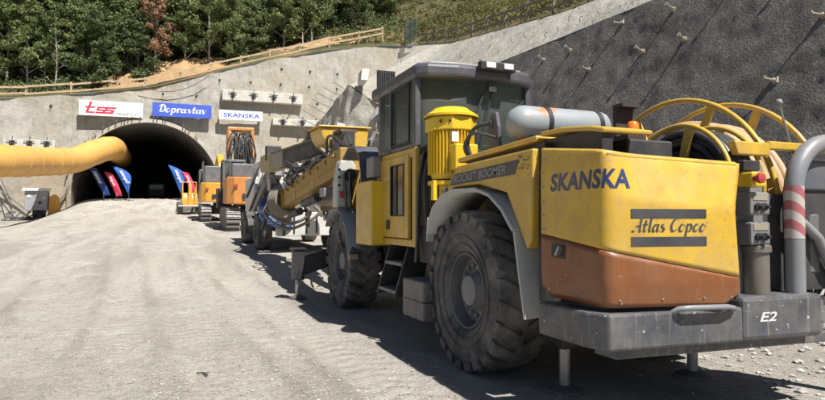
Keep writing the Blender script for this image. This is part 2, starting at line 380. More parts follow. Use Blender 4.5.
M['shotdark'] = surfmat('dark_shotcrete', (0.16,0.153,0.147),
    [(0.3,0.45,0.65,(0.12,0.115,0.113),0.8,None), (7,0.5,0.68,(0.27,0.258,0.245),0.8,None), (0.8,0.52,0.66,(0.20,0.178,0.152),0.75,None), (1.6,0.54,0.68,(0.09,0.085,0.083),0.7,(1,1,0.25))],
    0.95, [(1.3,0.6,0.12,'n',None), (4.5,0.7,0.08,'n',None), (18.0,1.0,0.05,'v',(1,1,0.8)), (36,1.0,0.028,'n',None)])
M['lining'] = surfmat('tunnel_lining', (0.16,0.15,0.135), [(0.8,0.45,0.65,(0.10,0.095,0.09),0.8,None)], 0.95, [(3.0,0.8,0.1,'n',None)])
M['hill'] = surfmat('hillside_earth', (0.085,0.085,0.04),
    [(0.5,0.45,0.6,(0.14,0.11,0.055),0.9,None), (0.15,0.5,0.6,(0.28,0.18,0.09),0.5,None), (3,0.5,0.7,(0.06,0.075,0.025),0.8,None)], 0.98, [(2.0,0.8,0.3,'n',None)])
# ------------------------------------------------------------------ the place: ground, portal, cut walls, hillside
def sstep(a, b, x):
    t = min(max((x-a)/(b-a), 0.0), 1.0); return t*t*(3-2*t)
def lerp_tab(tab, x):
    if x <= tab[0][0]: return tab[0][1:]
    for a, b in zip(tab, tab[1:]):
        if x <= b[0]:
            t = (x-a[0])/(b[0]-a[0]); return tuple(p+(q-p)*t for p, q in zip(a[1:], b[1:]))
    return tab[-1][1:]
def nz3(x, y, z, s, seed=0.0): return noise.noise(Vector((x*s+seed, y*s+seed*1.7, z*s-seed)))
def gz(X, Y):
    rise = 1.6*((min(Y,59)-26)/33)**2 if Y > 26 else 0.0
    w = sstep(-10.5, -5.0, X); far = sstep(26, 40, Y)
    return rise*w - 0.55*far*(1-w)
def goff(X, Y):
    t = X*SY + Y*CY; return (0.0325*t-0.125)*sstep(10.5, 17, t) if t > 0 else 0.0
def ground_at(X, Y):                 # a point of the finished ground sheet
    return Vector((X - 0.0131*Y, Y + 0.0131*X, ground_z(X, Y) + goff(X, Y)))
def ground_z(X, Y):
    z = gz(X, Y)
    near = 1.0 if (X < 2.0 or X > 5.5) else 0.25
    z += near*(0.035*nz3(X, Y, 0, 0.55, 3) + 0.018*nz3(X, Y, 0, 1.9, 8) + 0.010*nz3(X, Y, 0, 5.5, 1))
    # shallow wheel ruts left by machines driving towards the portal
    for cx, ph in ((-0.75, 0.4), (-2.55, 1.3), (0.55, 2.1), (1.5, 0.9)):
        c = cx + 0.35*math.sin(Y*0.16+ph); d = abs(X-c)
        if d < 0.34: z += -0.03*(1-(d/0.34)**2) + 0.013*math.tanh(2.0*math.sin((Y + abs(X-c)*0.8)*27.0))*(1-d/0.34)**0.5*min(1,max(0,nz3(X,Y,0,0.5,2)+0.40)*1.6)
        elif d < 0.5: z += 0.02*(1-abs(d-0.42)/0.08)
    if X > 5.6: z += 0.10*sstep(5.6, 7.5, X)*(0.6+nz3(X, Y, 0, 1.2, 5))
    return z
xs = [-90+4.4*i for i in range(19)] + [-8+0.16*i for i in range(25)] + [-4+0.07*i for i in range(100)] + [3.0+0.11*i for i in range(64)] + [10.1+1.0*i for i in range(11)] + [24+8*i for i in range(9)]
ys = [-60+5*i for i in range(12)] + [0.5+0.25*i for i in range(7)] + [2.2+0.045*i for i in range(156)] + [9.22+0.1*i for i in range(49)] + [14.2+0.5*i for i in range(98)] + [64+6*i for i in range(12)]
mb = MB(); W_ = len(xs)
for y in ys:
    for x in xs: mb.v.append(ground_at(x, y))
mb.f = [(j*W_+i, j*W_+i+1, (j+1)*W_+i+1, (j+1)*W_+i) for j in range(len(ys)-1) for i in range(W_-1)]
def track_at(X, Y):
    pale = dark = 0.0
    for cx, ph in ((-0.75, 0.4), (-2.55, 1.3), (0.55, 2.1), (1.5, 0.9), (-4.3, 0.2), (-6.0, 1.9)):
        c = cx + 0.35*math.sin(Y*0.16+ph); d = abs(X-c)
        if d < 0.36:
            k = min(1, max(0, nz3(X,Y,0,0.35,2)+0.35)*1.7)*(1-(d/0.36)**4)
            pale = max(pale, 0.42*k*(1-sstep(8,26,Y))); w = math.sin((Y + d*0.8)*27.0); dark = max(dark, 0.8*k*sstep(0.1,0.6,w)*(0.5+0.5*nz3(X,Y,0,3,1))*(1-sstep(8.5,12.5,Y)))
        elif d < 0.48: dark = max(dark, 0.26*min(1, max(0, nz3(X,Y,0,0.5,7)+0.3)*1.6)*(1-sstep(10,30,Y)))
    return pale, dark
XF[0] = SAME
gobj = (part('ground', mb, M['ground'], None, smooth=60, fix=False))
ta = gobj.data.attributes.new('track', 'FLOAT_VECTOR', 'POINT'); fl_ = []
for y in ys:
    for x in xs:
        q = track_at(x, y) if (-9 < x < 3 and 1 < y < 40) else (0,0)
        fl_ += [q[0], q[1], 0.0]
ta.data.foreach_set('vector', fl_)
tag(gobj, 'dusty pale gravel ground of the construction yard', None, None, 'structure')

XF[0] = SITE
# --- portal wall
CXT, CZT, RT, FLOOR = -0.8, 2.4, 6.1, 1.6
ZTOP = [(-60,9.0),(-30,9.3),(-12,10.0),(-5.8,10.9),(-0.6,11.8),(4.9,13.7),(10,15.4),(16,17.0),(22.5,18.2),(25.6,18.4),(60,38.0),(90,56)]
def ztop(X): return lerp_tab(ZTOP, X)[0]
def yface(X, z): return 59.0 + 0.10*max(0.0, z-5.0)
def face_pt(X, z):
    n = 0.22*nz3(X, 0, z, 0.22, 2) + 0.10*nz3(X, 0, z, 0.8, 4) + 0.04*nz3(X, 0, z, 2.5, 6)
    d = math.hypot(X-CXT, z-CZT)
    return Vector((X, yface(X, z) + n*sstep(RT+0.2, RT+2.0, d), z))
portal = thing('tunnel_portal', (CXT, 59, FLOOR), 'grey shotcrete portal wall with the dark arched tunnel mouth', 'tunnel portal')
cols = [-60+3*i for i in range(14)] + [-20+0.6*i for i in range(21)] + [CXT-RT-0.35, CXT-RT-0.02]
cols_in = [CXT - RT*math.cos(math.pi*i/64) for i in range(65)]
cols_r = [CXT+RT+0.02, CXT+RT+0.35] + [6.2+0.6*i for i in range(32)] + [25.6]
mb = MB()
def band(cl, inside):
    NV = 34
    def fn(u, v):
        X = cl[min(int(round(u*(len(cl)-1))), len(cl)-1)]
        lo = CZT + math.sqrt(max(RT*RT-(X-CXT)**2, 0)) if inside else -3.0
        return face_pt(X, lo + (ztop(X)-lo)*v)
    mb.grid(len(cl)-1, NV, fn)
band(cols, False); band(cols_in, True); band(cols_r, False)
part('shotcrete_face', mb, M['shotlight'], portal, smooth=70)
# lining and collar of the tunnel
def arch(r, n=48, zb=-0.5):
    pts = [(CXT-r, zb), (CXT-r, CZT*0.5+zb*0.5)] + [(CXT - r*math.cos(math.pi*i/n), CZT + r*math.sin(math.pi*i/n)) for i in range(n+1)] + [(CXT+r, CZT*0.5+zb*0.5), (CXT+r, zb)]
    return pts
mb = MB(); a = arch(RT); nA = len(a)
for j in range(41):
    y = 59.05 + j*2.0
    for (x, z) in a:
        k = 0.05*nz3(x, y, z, 0.9, 3); mb.v.append(Vector((x*(1)+k, y, z+k)))
mb.f = [(j*nA+i, j*nA+i+1, (j+1)*nA+i+1, (j+1)*nA+i) for j in range(40) for i in range(nA-1)]
mb.f.append(tuple(40*nA+i for i in range(nA)))
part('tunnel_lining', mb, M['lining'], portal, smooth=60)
mb = MB(); a0 = arch(RT-0.03); a1 = arch(RT+0.30)
for (p, q) in zip(a0, a1):
    k = 0.05*nz3(p[0], 1, p[1], 1.3)
    mb.v += [Vector((p[0], 59.3, p[1])), Vector((p[0], 58.62+k, p[1])), Vector((q[0], 58.72+k, q[1])), Vector((q[0]+0.0, 59.6, q[1]))]
mb.f = [(i*4+k, i*4+k+1, (i+1)*4+k+1, (i+1)*4+k) for i in range(len(a0)-1) for k in range(3)]
part('arch_collar', mb, M['shotlight'], portal, smooth=50)
pe = raw_mesh(MB().lathe([(0,0.0),(0,0.045),(0.55,0.045)], (0,0,0), 'Y', 8), 'pipe_end', 40); pe.materials.append(M['oldtimber'])
for i in range(62):
    if rnd.random() < 0.35: continue
    a = math.pi*(0.04 + 0.92*(i+rnd.uniform(-.35,.35))/61); r = RT+0.42+0.05*rnd.random()
    place(pe, 'pipe_end', portal, (CXT-r*math.cos(a), 58.40-0.10*rnd.random(), CZT+r*math.sin(a)), (0.25*math.sin(a), 0, 0))
# rock bolts in the face
bolt = raw_mesh(MB().box((-0.09,-0.05,-0.09),(0.09,0.0,0.09)).tube([(0,0,0),(0,-0.3,0.02)], 0.03, 6), 'bolt_head'); bolt.materials.append(M['dark'])
spots_b = [(X, z) for z in (9.6, 11.3, 13.0, 14.6) for X in [-18+2.9*i+(z*0.7 % 1.0) for i in range(15)]]
for (X, z) in spots_b:
    if z < ztop(X)-0.6 and math.hypot(X-CXT, z-CZT) > RT+1.2 and not (-7.5 < X < 9 and 8.2 < z < 10.7):
        p = face_pt(X, z); p.y -= 0.02; place(bolt, 'bolt_head', portal, p, (0, rnd.random(), 0))
# waling beams with anchor heads
def waling(px0, px1, py0, py1, n, dy=0.0):
    a = PY(px0, py0, 58.8+dy); c = PY(px1, py1, 58.8+dy)
    y = 58.75+dy
    w = part('waling_beam', MB().box((a.x, y-0.1, c.z),(c.x, y+1.0, a.z)), M['concrete'], portal, bevel=0.05)
    for i in range(n):
        x = a.x + (c.x-a.x)*(i+0.5)/n; z = (a.z+c.z)/2
        m = MB().box((x-0.20,y-0.17,z-0.2),(x+0.2,y-0.098,z+0.2)).tube([(x,y-0.1,z),(x,y-0.55,z+0.05)], 0.06, 8)
        m.beam((x-0.05,y-0.14,z-0.6),(x+0.04,y-0.14,z+0.62),0.05,0.05); m.beam((x-0.42,y-0.21,z+0.25),(x+0.40,y-0.21,z+0.22),0.05,0.05)
        part('anchor_head', m, M['dark'], w)
waling(221, 302, 88.5, 104.5, 4, 0.25); waling(2, 54, 139, 148.5, 3); waling(272, 330, 118, 127.5, 3)
# drooping cable along the upper edge
mb = MB(); pts = []
for i in range(21):
    t = i/20; px = 138+70*t; py = 84.5 + 11*(1-(2*t-1)**2) - 10*t; pts.append(PY(px, py, 59.15))
part('slack_cable', mb.tube(pts, 0.03, 5), M['dark'], portal)
# loose grey slack pieces on the lower left wall (rebar struts)
for (p0, p1) in (((0,190),(30,213)), ((0,178),(12,205)), ((60,203),(72,180)), ((44,214),(70,190))):
    q0 = PY(*p0, 58.6); q1 = PY(*p1, 58.75); part('strut', MB().beam(q0, q1, 0.10, 0.10), M['oldtimber'], portal)

# --- right cut: steep dark wall below, pale slope above
LOW = [(-40,13.4,17.0,9.0),(45,13.4,17.0,9.0),(47.0,13.4,16.6,9.6),(49.2,13.0,15.0,11.4),(52,12.7,14.6,10.4),(57,12.2,13.3,7.7),(61,12.0,13.2,7.2)]
TOPE = [(-40,18.2,9.9),(8,18.2,9.9),(15,18.2,10.2),(25.7,19.3,11.3),(34.6,20.9,12.9),(46,23,15.0),(60,25.6,18.4),(62,26,18.8)]
def y_(u): return 45+16*u
wall = thing('retaining_wall', (15, 20, 0), 'steep dark shotcrete cut wall with rock bolts behind the yellow rig', 'retaining wall')
def wall_pt(y, v):
    bx, tx, tz = lerp_tab(LOW, y); x = bx+(tx-bx)*v; z = -0.3+(tz+0.3)*v
    n = (0.09*nz3(x,y,z,0.35,1) + 0.06*nz3(x,y,z,1.4,5) + 0.022*nz3(x,y,z,4.0,9) + 0.012*nz3(x,y,z,8,2))*(1-0.5*sstep(0.93,1,v))
    return Vector((x - n, y, z))
mb = MB(); yA = [-40+2.5*i for i in range(17)] + [2.5+0.13*i for i in range(331)]; yB = [45.4+0.18*i for i in range(87)]; yy = yA+yB
mb.grid(len(yA)-1, 70, lambda u, v: wall_pt(yA[int(round(u*(len(yA)-1)))], v))
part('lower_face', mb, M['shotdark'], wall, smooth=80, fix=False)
mb = MB(); mb.grid(len(yB), 60, lambda u, v: wall_pt(([yA[-1]]+yB)[int(round(u*len(yB)))], v) + Vector((-0.35*nz3(0,y_(u),v*8,0.8,4),0,0)))
part('corner_face', mb, M['shotslope'], wall, smooth=80, fix=False)
def slope_pt(y, v):
    bx, tx, tz = lerp_tab(LOW, y); ex, ez = lerp_tab(TOPE, y)
    x = tx+(ex-tx)*v; z = tz+(ez-tz)*v + (0.25*nz3(x,y,z_(tz),0.3,4)+0.12*nz3(x,y,0,1.1,3))*math.sin(math.pi*min(v*1.2,1)) 
    return Vector((x, y, z))
def z_(a): return a
mb = MB(); mb.grid(len(yy)-1, 16, lambda u, v: slope_pt(yy[int(round(u*(len(yy)-1)))], v))
part('upper_slope', mb, M['shotslope'], wall, smooth=60, fix=False)
# bolt heads with protruding rods
bm_ = MB().box((-0.03,-0.09,-0.09),(0.03,0.09,0.09)).ball((-0.05,0,0),0.07,(1,1,1),8,5).tube([(0,0,0),(-0.36,0,-0.02)], 0.03, 8).lathe([(-0.37,0.0),(-0.37,0.075),(-0.34,0.075),(-0.34,0)], (0,0,-0.02), 'X', 10)
bh = raw_mesh(bm_, 'bolt_head', 40); bh.materials.append(M['beigehose'])
for row, (v, ph) in enumerate(((0.93,0.0),(0.74,1.1),(0.52,0.2),(0.30,1.2))):
    for i in range(20):
        y = 3.5 + 2.5*i + ph + rnd.uniform(-0.5,0.5)
        if y > 46 or rnd.random() < 0.25: continue
        place(bh, 'bolt_head', wall, wall_pt(y, v + rnd.uniform(-0.04,0.04)), (rnd.uniform(-0.5,0.5), R(15)+rnd.uniform(-0.25,0.25), rnd.uniform(-0.5,0.5)))
# mesh hooks standing out of the pale slope
hk = raw_mesh(MB().tube([(0,0,-0.1),(0.0,0,0.14),(0.03,-0.08,0.22),(0.0,-0.18,0.22)], 0.016, 6), 'wire_hook', 40); hk.materials.append(M['dark'])
for i in range(26):
    y = 18+rnd.random()*38; v = (0.25,0.55,0.8)[i % 3]+rnd.uniform(-0.06,0.06)
    place(hk, 'wire_hook', wall, slope_pt(y, v), (rnd.uniform(-.5,.5), -0.6, rnd.uniform(-1,1)))
# rebar ends along the step by the portal
for i in range(8):
    t = i/7; px = 306+40*t; py = 128-40*t; p = PY(px+5, py+4, 57-7.4*t); q = PY(px-14-4*rnd.random(), py-7, 56.0-7*t)
    part('rebar_end', MB().tube([p, q], 0.03, 5), M['oldtimber'], wall)

# --- hillside
def hz(X, Y):
    if Y >= 60:
        return ztop(X) + 0.50*(Y-60) + 0.5*nz3(X,Y,0,0.15,2)*sstep(60,66,Y)
    ex, ez = lerp_tab(TOPE, Y); return ez + 0.57*(X-ex) + 0.5*nz3(X,Y,0,0.15,2)*sstep(0,5,X-ex)
mb = MB()
hx = [-90+5*i for i in range(13)] + [-28+1.2*i for i in range(48)] + [30+5*i for i in range(13)]
hy = [60+0.8*i for i in range(30)] + [85+6*i for i in range(18)]
def hfn(u, v):
    X = hx[int(round(u*(len(hx)-1)))]; Y = hy[int(round(v*(len(hy)-1)))]; z = hz(X, Y)
    if Y == 60: Y = yface(X, z)-0.05 if X < 25 else 60; 
    return Vector((X, max(Y, yface(X, ztop(X))-0.05) if X < 25 else Y, z))
mb.grid(len(hx)-1, len(hy)-1, hfn)
h2y = [-40+3*i for i in range(33)] + [60]
def hfn2(u, v):
    Y = h2y[int(round(u*(len(h2y)-1)))]; ex, ez = lerp_tab(TOPE, Y); d = 70*v**1.6; return Vector((ex+d, Y, hz(ex+d, Y)))
mb.grid(len(h2y)-1, 24, hfn2)
tag(part('hillside', mb, M['hill'], None, smooth=60, fix=False), 'wooded hillside rising above the tunnel portal', None, None, 'structure')
# mounds of tan earth behind the portal edge
def mound(pts, label, h, wy=1.6):
    mb = MB()
    X0, X1 = pts
    def fn(u, v):
        x = X0+(X1-X0)*u; y = 60.6 + ztop(x)*0.012 + 5.0*v
        e = math.sin(math.pi*u)**0.6*math.sin(math.pi*min(v*1.15,1))**0.7
        return Vector((x, y, hz(x,y)-0.25 + e*h*(0.75+0.5*nz3(x,y,0,0.7,9)+0.22*nz3(x,y,0,2.2,4))))
    mb.grid(48, 18, fn)
    tag(part('earth_mound', mb, M['soil'], None, smooth=60), label, None, None, 'structure')
mound((-5.4, 6.4), 'heap of tan excavated earth behind the fence above the blue sign', 2.0)
mound((9.0, 22.0), 'low bank of tan earth below the trees along the upper fence', 0.45)

# --- closed panels on the cut near the cab
p0 = PY(377, 69, 44); p1 = PY(395, 82, 44)
gp = thing('louvre_panel', ((p0.x+p1.x)/2, 44, p1.z-0.3), 'dark ribbed steel panel standing on the pale slope behind the cab', 'panel')
part('panel_back', MB().box((p0.x,44.0,p1.z-0.6),(p1.x,44.12,p0.z)), M['dark'], gp)
for i in range(8):
    x = p0.x+(p1.x-p0.x)*(i+0.5)/8; part('rib', MB().box((x-0.05,43.9,p1.z-0.6),(x+0.05,43.998,p0.z-0.03)), M['black'], gp)
p0 = PY(357, 72, 48); p1 = PY(366, 85, 48)
tag(part('concrete_block', MB().plate([(p0.x,48,p1.z),(p1.x-0.2,48,p1.z),(p1.x+0.1,48.3,p0.z),(p0.x+0.2,48.3,p0.z)], 1.0), M['concrete'], None, bevel=0.03),
    'small white concrete block on the step above the dark cut corner', 'block')
# ------------------------------------------------------------------ fences
def fence(name, pts, h, mat_, label, rails=(0.6, 1.2), pw=0.15, rw=0.17):
    t = thing(name, pts[0], label, 'fence')
    tops = []
    for i, p in enumerate(pts):
        p = Vector(p); q = p + Vector((rnd.uniform(-0.06,0.06), rnd.uniform(-0.05,0.05), h+rnd.uniform(-0.05,0.1)))
        part('post', MB().beam(p - Vector((0,0,0.3)), q, pw, pw), mat_, t)
    for a, b in zip(pts, pts[1:]):
        for k in rails:
            a2 = Vector(a)+Vector((0,-0.09,k+rnd.uniform(-0.05,0.05))); b2 = Vector(b)+Vector((0,-0.09,k+rnd.uniform(-0.05,0.05))); d = (b2-a2)*0.02
            part('rail', MB().beam(a2-d, b2+d, 0.05, rw, (0,0,1)), mat_, t)
    return t
fp = []
for X in [-34,-30,-26,-22,-18,-14.2,-10.6,-7.2,-4.0,-1.2,1.8,4.6,7.4,10.2,13.2,16.4,19.6,22.4]:
    fp.append((X, 60.3+0.10*max(0,ztop(X)-5)-0.45, ztop(X)-0.15+max(0,X-12)*0.10))
fence('timber_fence', fp, 1.35, M['timber'], 'pale timber rail fence along the top edge of the portal wall')
fp = []
for Y in (58.5,55,51.5,48,44.5,41,37.5,34,30.5,27,23.5,20,16.5,13):
    ex, ez = lerp_tab(TOPE, Y); fp.append((ex+0.35, Y, ez+0.1))
fence('grey_fence', fp, 1.35, M['oldtimber'], 'weathered grey rail fence along the top of the right slope', (0.5, 1.1))
mf = thing('mesh_fence', PY(413, 50, 58), 'short tall green mesh fence at the corner of the two rail fences', 'fence')
meshgreen = mat('green_mesh', (0.03,0.07,0.06), 0.6)
a = PY(405, 14, 60.5); b = PY(416, 50, 56.5)
for i in range(3):
    t = i/2; p = Vector((a.x+(b.x-a.x)*t, a.y+(b.y-a.y)*t, hz(24.4,60)-0.2)); part('post', MB().beam(p, p+Vector((0,0,3.0-0.8*t)), 0.08, 0.08), meshgreen, mf)
m_ = MB()
for i in range(22):
    t = i/21; p = Vector((a.x+(b.x-a.x)*t, a.y+(b.y-a.y)*t-0.05, hz(24.4,60)-0.1)); m_.beam(p, p+Vector((0,0,2.9-0.8*t)), 0.02, 0.02)
for k in range(12):
    z = hz(24.4,60)+0.1+k*0.18; m_.beam((a.x,a.y-0.06,z),(b.x,b.y-0.06,z),0.02,0.02)
part('wire_mesh', m_, meshgreen, mf)

# ------------------------------------------------------------------ trees
def leaf_quads(mb, c, n, rx, rz, size, rr, flat=0.0):
    for _ in range(n):
        while True:
            d = Vector((rr.uniform(-1,1), rr.uniform(-1,1), rr.uniform(-1,1)))
            if 0.05 < d.length < 1: break
        d = d.normalized()*(0.35+0.65*rr.random()**0.5)
        p = c + Vector((d.x*rx, d.y*rx, d.z*rz))
        nrm = (d*0.7 + Vector((rr.gauss(0,.6), rr.gauss(0,.6), rr.gauss(0.35,.6)))).normalized()
        u = nrm.orthogonal().normalized(); w = nrm.cross(u); a = rr.random()*6.28
        e1 = (u*math.cos(a)+w*math.sin(a))*size*rr.uniform(0.6,1.2); e2 = (w*math.cos(a)-u*math.sin(a))*size*rr.uniform(0.35,0.7)
        o = len(mb.v); mb.v += [p-e1, p+e2-nrm*size*0.1, p+e1, p-e2-nrm*size*0.1]; mb.f.append((o,o+1,o+2,o+3))
def tree_proto(*a, **k):
    XF[0] = SAME; t = tree_proto_(*a, **k); XF[0] = SITE; return t
def tree_proto_(name, h, spread, clear, nclump, lm, bm, seed, lpc=46, size=0.17, conifer=False, crown_name='crown'):
    rr = random.Random(seed); t = thing(name, (0,0,0), 'x', 'tree')
    trunk = MB(); pts = []; rs = []; lean = Vector((rr.uniform(-.05,.05), rr.uniform(-.05,.05), 0))
    for i in range(9):
        f = i/8; pts.append(Vector((lean.x*h*f + 0.12*math.sin(f*5+seed), lean.y*h*f + 0.12*math.cos(f*4+seed), -0.5+f*h*0.94))); rs.append(0.115*(1-f*0.86)*h/12)
    trunk.tube(pts, rs, 8); limbs = []
    for i in range(16):
        f = clear*0.6 + (0.92-clear*0.6)*i/15; base = pts[0].lerp(pts[8], f); k = f*8; j = min(int(k),7); base = pts[j].lerp(pts[j+1], k-j)
        a = i*2.4+seed; ln = spread*(1.05-0.75*max(0,(f-0.35))/0.65)*rr.uniform(0.6,1.0)
        if conifer: ln = spread*(1.02-f)*rr.uniform(0.9,1.1)
        tip = base + Vector((math.cos(a)*ln, math.sin(a)*ln, ln*(0.05 if conifer else rr.uniform(0.25,0.7))))
        mid = base.lerp(tip, 0.5) + Vector((0,0,0.1*ln))
        r0 = 0.06*(1-f*0.6)*h/12; trunk.tube([base, mid, tip], [r0, r0*0.65, r0*0.25], 5); limbs.append((base, mid, tip, ln))
    part('trunk', trunk, bm, t, smooth=60, fix=False)
    cr = MB()
    for c in range(nclump):
        base, mid, tip, ln = limbs[rr.randrange(len(limbs))]; s = rr.random()**0.6
        p = (base.lerp(mid, s*2) if s < 0.5 else mid.lerp(tip, s*2-1)) + Vector((rr.gauss(0,.3), rr.gauss(0,.3), rr.gauss(0.12,.3)))*(spread/2.6)
        if p.z < clear*h*0.72: p.z = clear*h*0.72+rr.random()
        q = rr.uniform(0.38,0.78)*(spread/2.6); leaf_quads(cr, p, lpc, q, q*(0.35 if conifer else 0.62), size, rr)
    part(crown_name, cr, lm, t, fix=False)
    return t
protos = [tree_proto('broadleaf_tree', 13.5, 3.3, 0.16, 165, M['leaf'], M['bark'], 1),
          tree_proto('broadleaf_tree', 12.0, 2.9, 0.22, 145, M['leaf'], M['palebark'], 2),
          tree_proto('broadleaf_tree', 15.0, 3.1, 0.14, 170, M['leaf'], M['bark'], 3),
          tree_proto('broadleaf_tree', 9.0, 2.5, 0.05, 140, M['pine'], M['bark'], 4),
          tree_proto('broadleaf_tree', 14.0, 2.7, 0.30, 125, M['leaf'], M['palebark'], 5),
          tree_proto('conifer_tree', 15.0, 2.7, 0.10, 170, M['pine'], M['bark'], 6, conifer=True)]
rows = [(62.8,-17,18,2.0,0.85),(65.4,-18,23,2.3,1.0),(68.6,-20,28,2.7,1.1),(72.5,-22,34,3.1,1.15),(78,-24,40,3.6,1.25),(85,-26,48,4.4,1.4)]
ROWN = ['front', 'second', 'third', 'fourth', 'fifth', 'rearmost']
ORD = ['first','second','third','fourth','fifth','sixth','seventh','eighth','ninth','tenth','eleventh','twelfth','thirteenth','fourteenth','fifteenth','sixteenth','seventeenth','eighteenth','nineteenth','twentieth','twenty first','twenty second','twenty third','twenty fourth','twenty fifth']
used = [0]*len(protos); count = 0
TREE_LABELS = ['leafy green tree with dark grey bark in the wood above the portal', 'slim leafy tree with pale bark in the wood above the portal',
               'tall leafy green tree with grey bark in the wood above the portal', 'low dark green bushy tree in the wood above the portal',
               'high crowned tree with a bare pale trunk in the wood above the portal', 'dark green conifer with layered branches in the wood above the portal']
TREE_SHORT = ['spreading leafy tree', 'slim pale barked tree', 'tall leafy tree', 'low bushy dark tree', 'high crowned tree', 'dark layered conifer']
TREE_GROUPS = ['leafy trees of the wood', 'slim pale barked trees of the wood', 'tall leafy trees of the wood', 'dark bushy trees of the wood', 'high crowned trees of the wood', 'conifers of the wood']
def put_tree(k, X, Y, s, label=None):
    o = protos[k] if not used[k] else copy_tree(protos[k]); used[k] += 1
    o.location = SITE((X, Y, hz(X, Y)-0.1)); o.rotation_euler = (0, 0, rnd.random()*6.28); o.scale = (s*rnd.uniform(0.9,1.15), s*rnd.uniform(0.9,1.15), s)
    o['label'] = label or TREE_LABELS[k]; o['category'] = 'tree'
    if not label: o['group'] = TREE_GROUPS[k]
    return o
for ri, (Y, x0, x1, st, s) in enumerate(rows):
    X = x0; rowt = []
    while X < x1:
        k = rnd.choice([0,0,1,2,2,3,3,4,5] if ri else [0,1,1,2,3,4,4])
        xx = X+rnd.uniform(-0.7,0.7); yy_ = Y+rnd.uniform(-1.0,1.0)+max(0, X-6)*0.16
        if not (ri == 0 and (abs(xx-0.2) < 1.6 or abs(xx+8.4) < 1.0)): rowt.append((xx, k, yy_, s*rnd.uniform(0.72,1.05)))
        X += st*rnd.uniform(0.8,1.2)
    for i, (xx, k, yy_, sc2) in enumerate(sorted(rowt)):
        o = put_tree(k, xx, yy_, sc2)
        if ri < 3: o['label'] = '%s, %s from the left in the %s row of trees' % (TREE_SHORT[k], ORD[min(i,24)], ROWN[ri])
        else: o['label'] = '%s in the %s row of the wood above the portal' % (TREE_SHORT[k], ROWN[ri]); o['group'] = TREE_GROUPS[k] + ' in the %s row' % ROWN[ri]
# the reddish dead tree and the pale trunk beside the fence
dt = tree_proto('dead_tree', 11.5, 1.8, 0.36, 70, M['dead'], M['palebark'], 11, lpc=38, size=0.15)
dt.location = SITE((-0.35, 62.2, hz(-0.35,62.2))); dt['label'] = 'brown leaved dying tree with a thin bare trunk behind the earth heap'; dt['category'] = 'tree'
sn = tree_proto('bare_tree', 8.0, 1.3, 0.55, 14, M['leaf'], M['palebark'], 12, lpc=26, size=0.13)
sn.location = SITE((-8.6, 61.4, hz(-8.6,61.4))); sn['label'] = 'thin pale forked tree just behind the timber fence at left'; sn['category'] = 'tree'
# undergrowth: one mass of shrubs along the edge of the wood, and scrub on the open slope
ug = MB(); rr = random.Random(21)
for i in range(1300):
    X = rr.uniform(-20, 28); Y = 61.5+rr.random()**1.5*16+max(0,X-6)*0.16
    if -4.0 < X < 6.0 and Y < 65.5: continue
    if X > 9 and Y < 62.8+max(0,X-6)*0.16: continue
    q = rr.uniform(0.4,1.25); leaf_quads(ug, Vector((X, Y, hz(X,Y)+q*0.45)), 34, q, q*0.75, 0.14, rr)
tag(part('undergrowth', ug, M['pine'], None, fix=False), 'dense green undergrowth along the edge of the wood', 'undergrowth', None, 'stuff')
sc_ = MB()
for i in range(4200):
    Y = rr.uniform(14, 64) if i < 2700 else rr.uniform(60.8, 84); ex, ez = lerp_tab(TOPE, Y); X = ex + 1.0 + rr.random()**1.2*28
    if i >= 2700: X = 17+rr.random()*32; q = rr.uniform(0.25,0.75)
    leaf_quads(sc_, Vector((X, Y, hz(X,Y)+q*0.3)), 22, q, q*0.6, 0.13, rr)
tag(part('hillside_scrub', sc_, M['scrub'], None, fix=False), 'green and brown scrub covering the open slope behind the grey fence', 'scrub', None, 'stuff')
for i in range(12):
    X = 27+rr.random()*22; Y = 44+rr.random()*34; k = rr.choice([0,3,2]); o = put_tree(k, X+10, Y, 0.7); o['label'] = TREE_SHORT[k]+' standing alone on the scrubby slope at right'; o['group'] = TREE_GROUPS[k]+' on the scrubby slope'

# ------------------------------------------------------------------ loose stones on the ground
st = MB(); rr = random.Random(5)
def stone(mb, c, r):
    o = len(mb.v); vs = [(1,0,0),(-1,0,0),(0,1,0),(0,-1,0),(0,0,1),(0,0,-1),(.6,.6,.45),(-.6,.5,.5),(.5,-.6,.5),(-.6,-.55,.45)]
    a = rr.random()*6.28; ca, sa = math.cos(a), math.sin(a)
    for v in vs:
        k = rr.uniform(0.65,1.1)*r; x, y, z = v[0]*k, v[1]*k*0.8, v[2]*k*0.6; mb.v.append(Vector((c[0]+x*ca-y*sa, c[1]+x*sa+y*ca, c[2]+z)))
    for f in ((4,6,7),(4,7,9),(4,9,8),(4,8,6),(0,2,6),(2,7,6),(2,1,7),(1,9,7),(1,3,9),(3,8,9),(3,0,8),(0,6,8),(5,2,0),(5,1,2),(5,3,1),(5,0,3)):
        mb.f.append(tuple(o+i for i in f))
PATCH = [(PZ(px_, py_, 0.0), w_) for px_, py_, w_ in ((205,312,0.5),(225,322,0.4),(283,352,0.45),(330,392,0.5),(60,335,0.5),(262,290,0.5),(170,380,0.35),(110,300,0.6),(20,330,0.5),(395,385,0.3))]
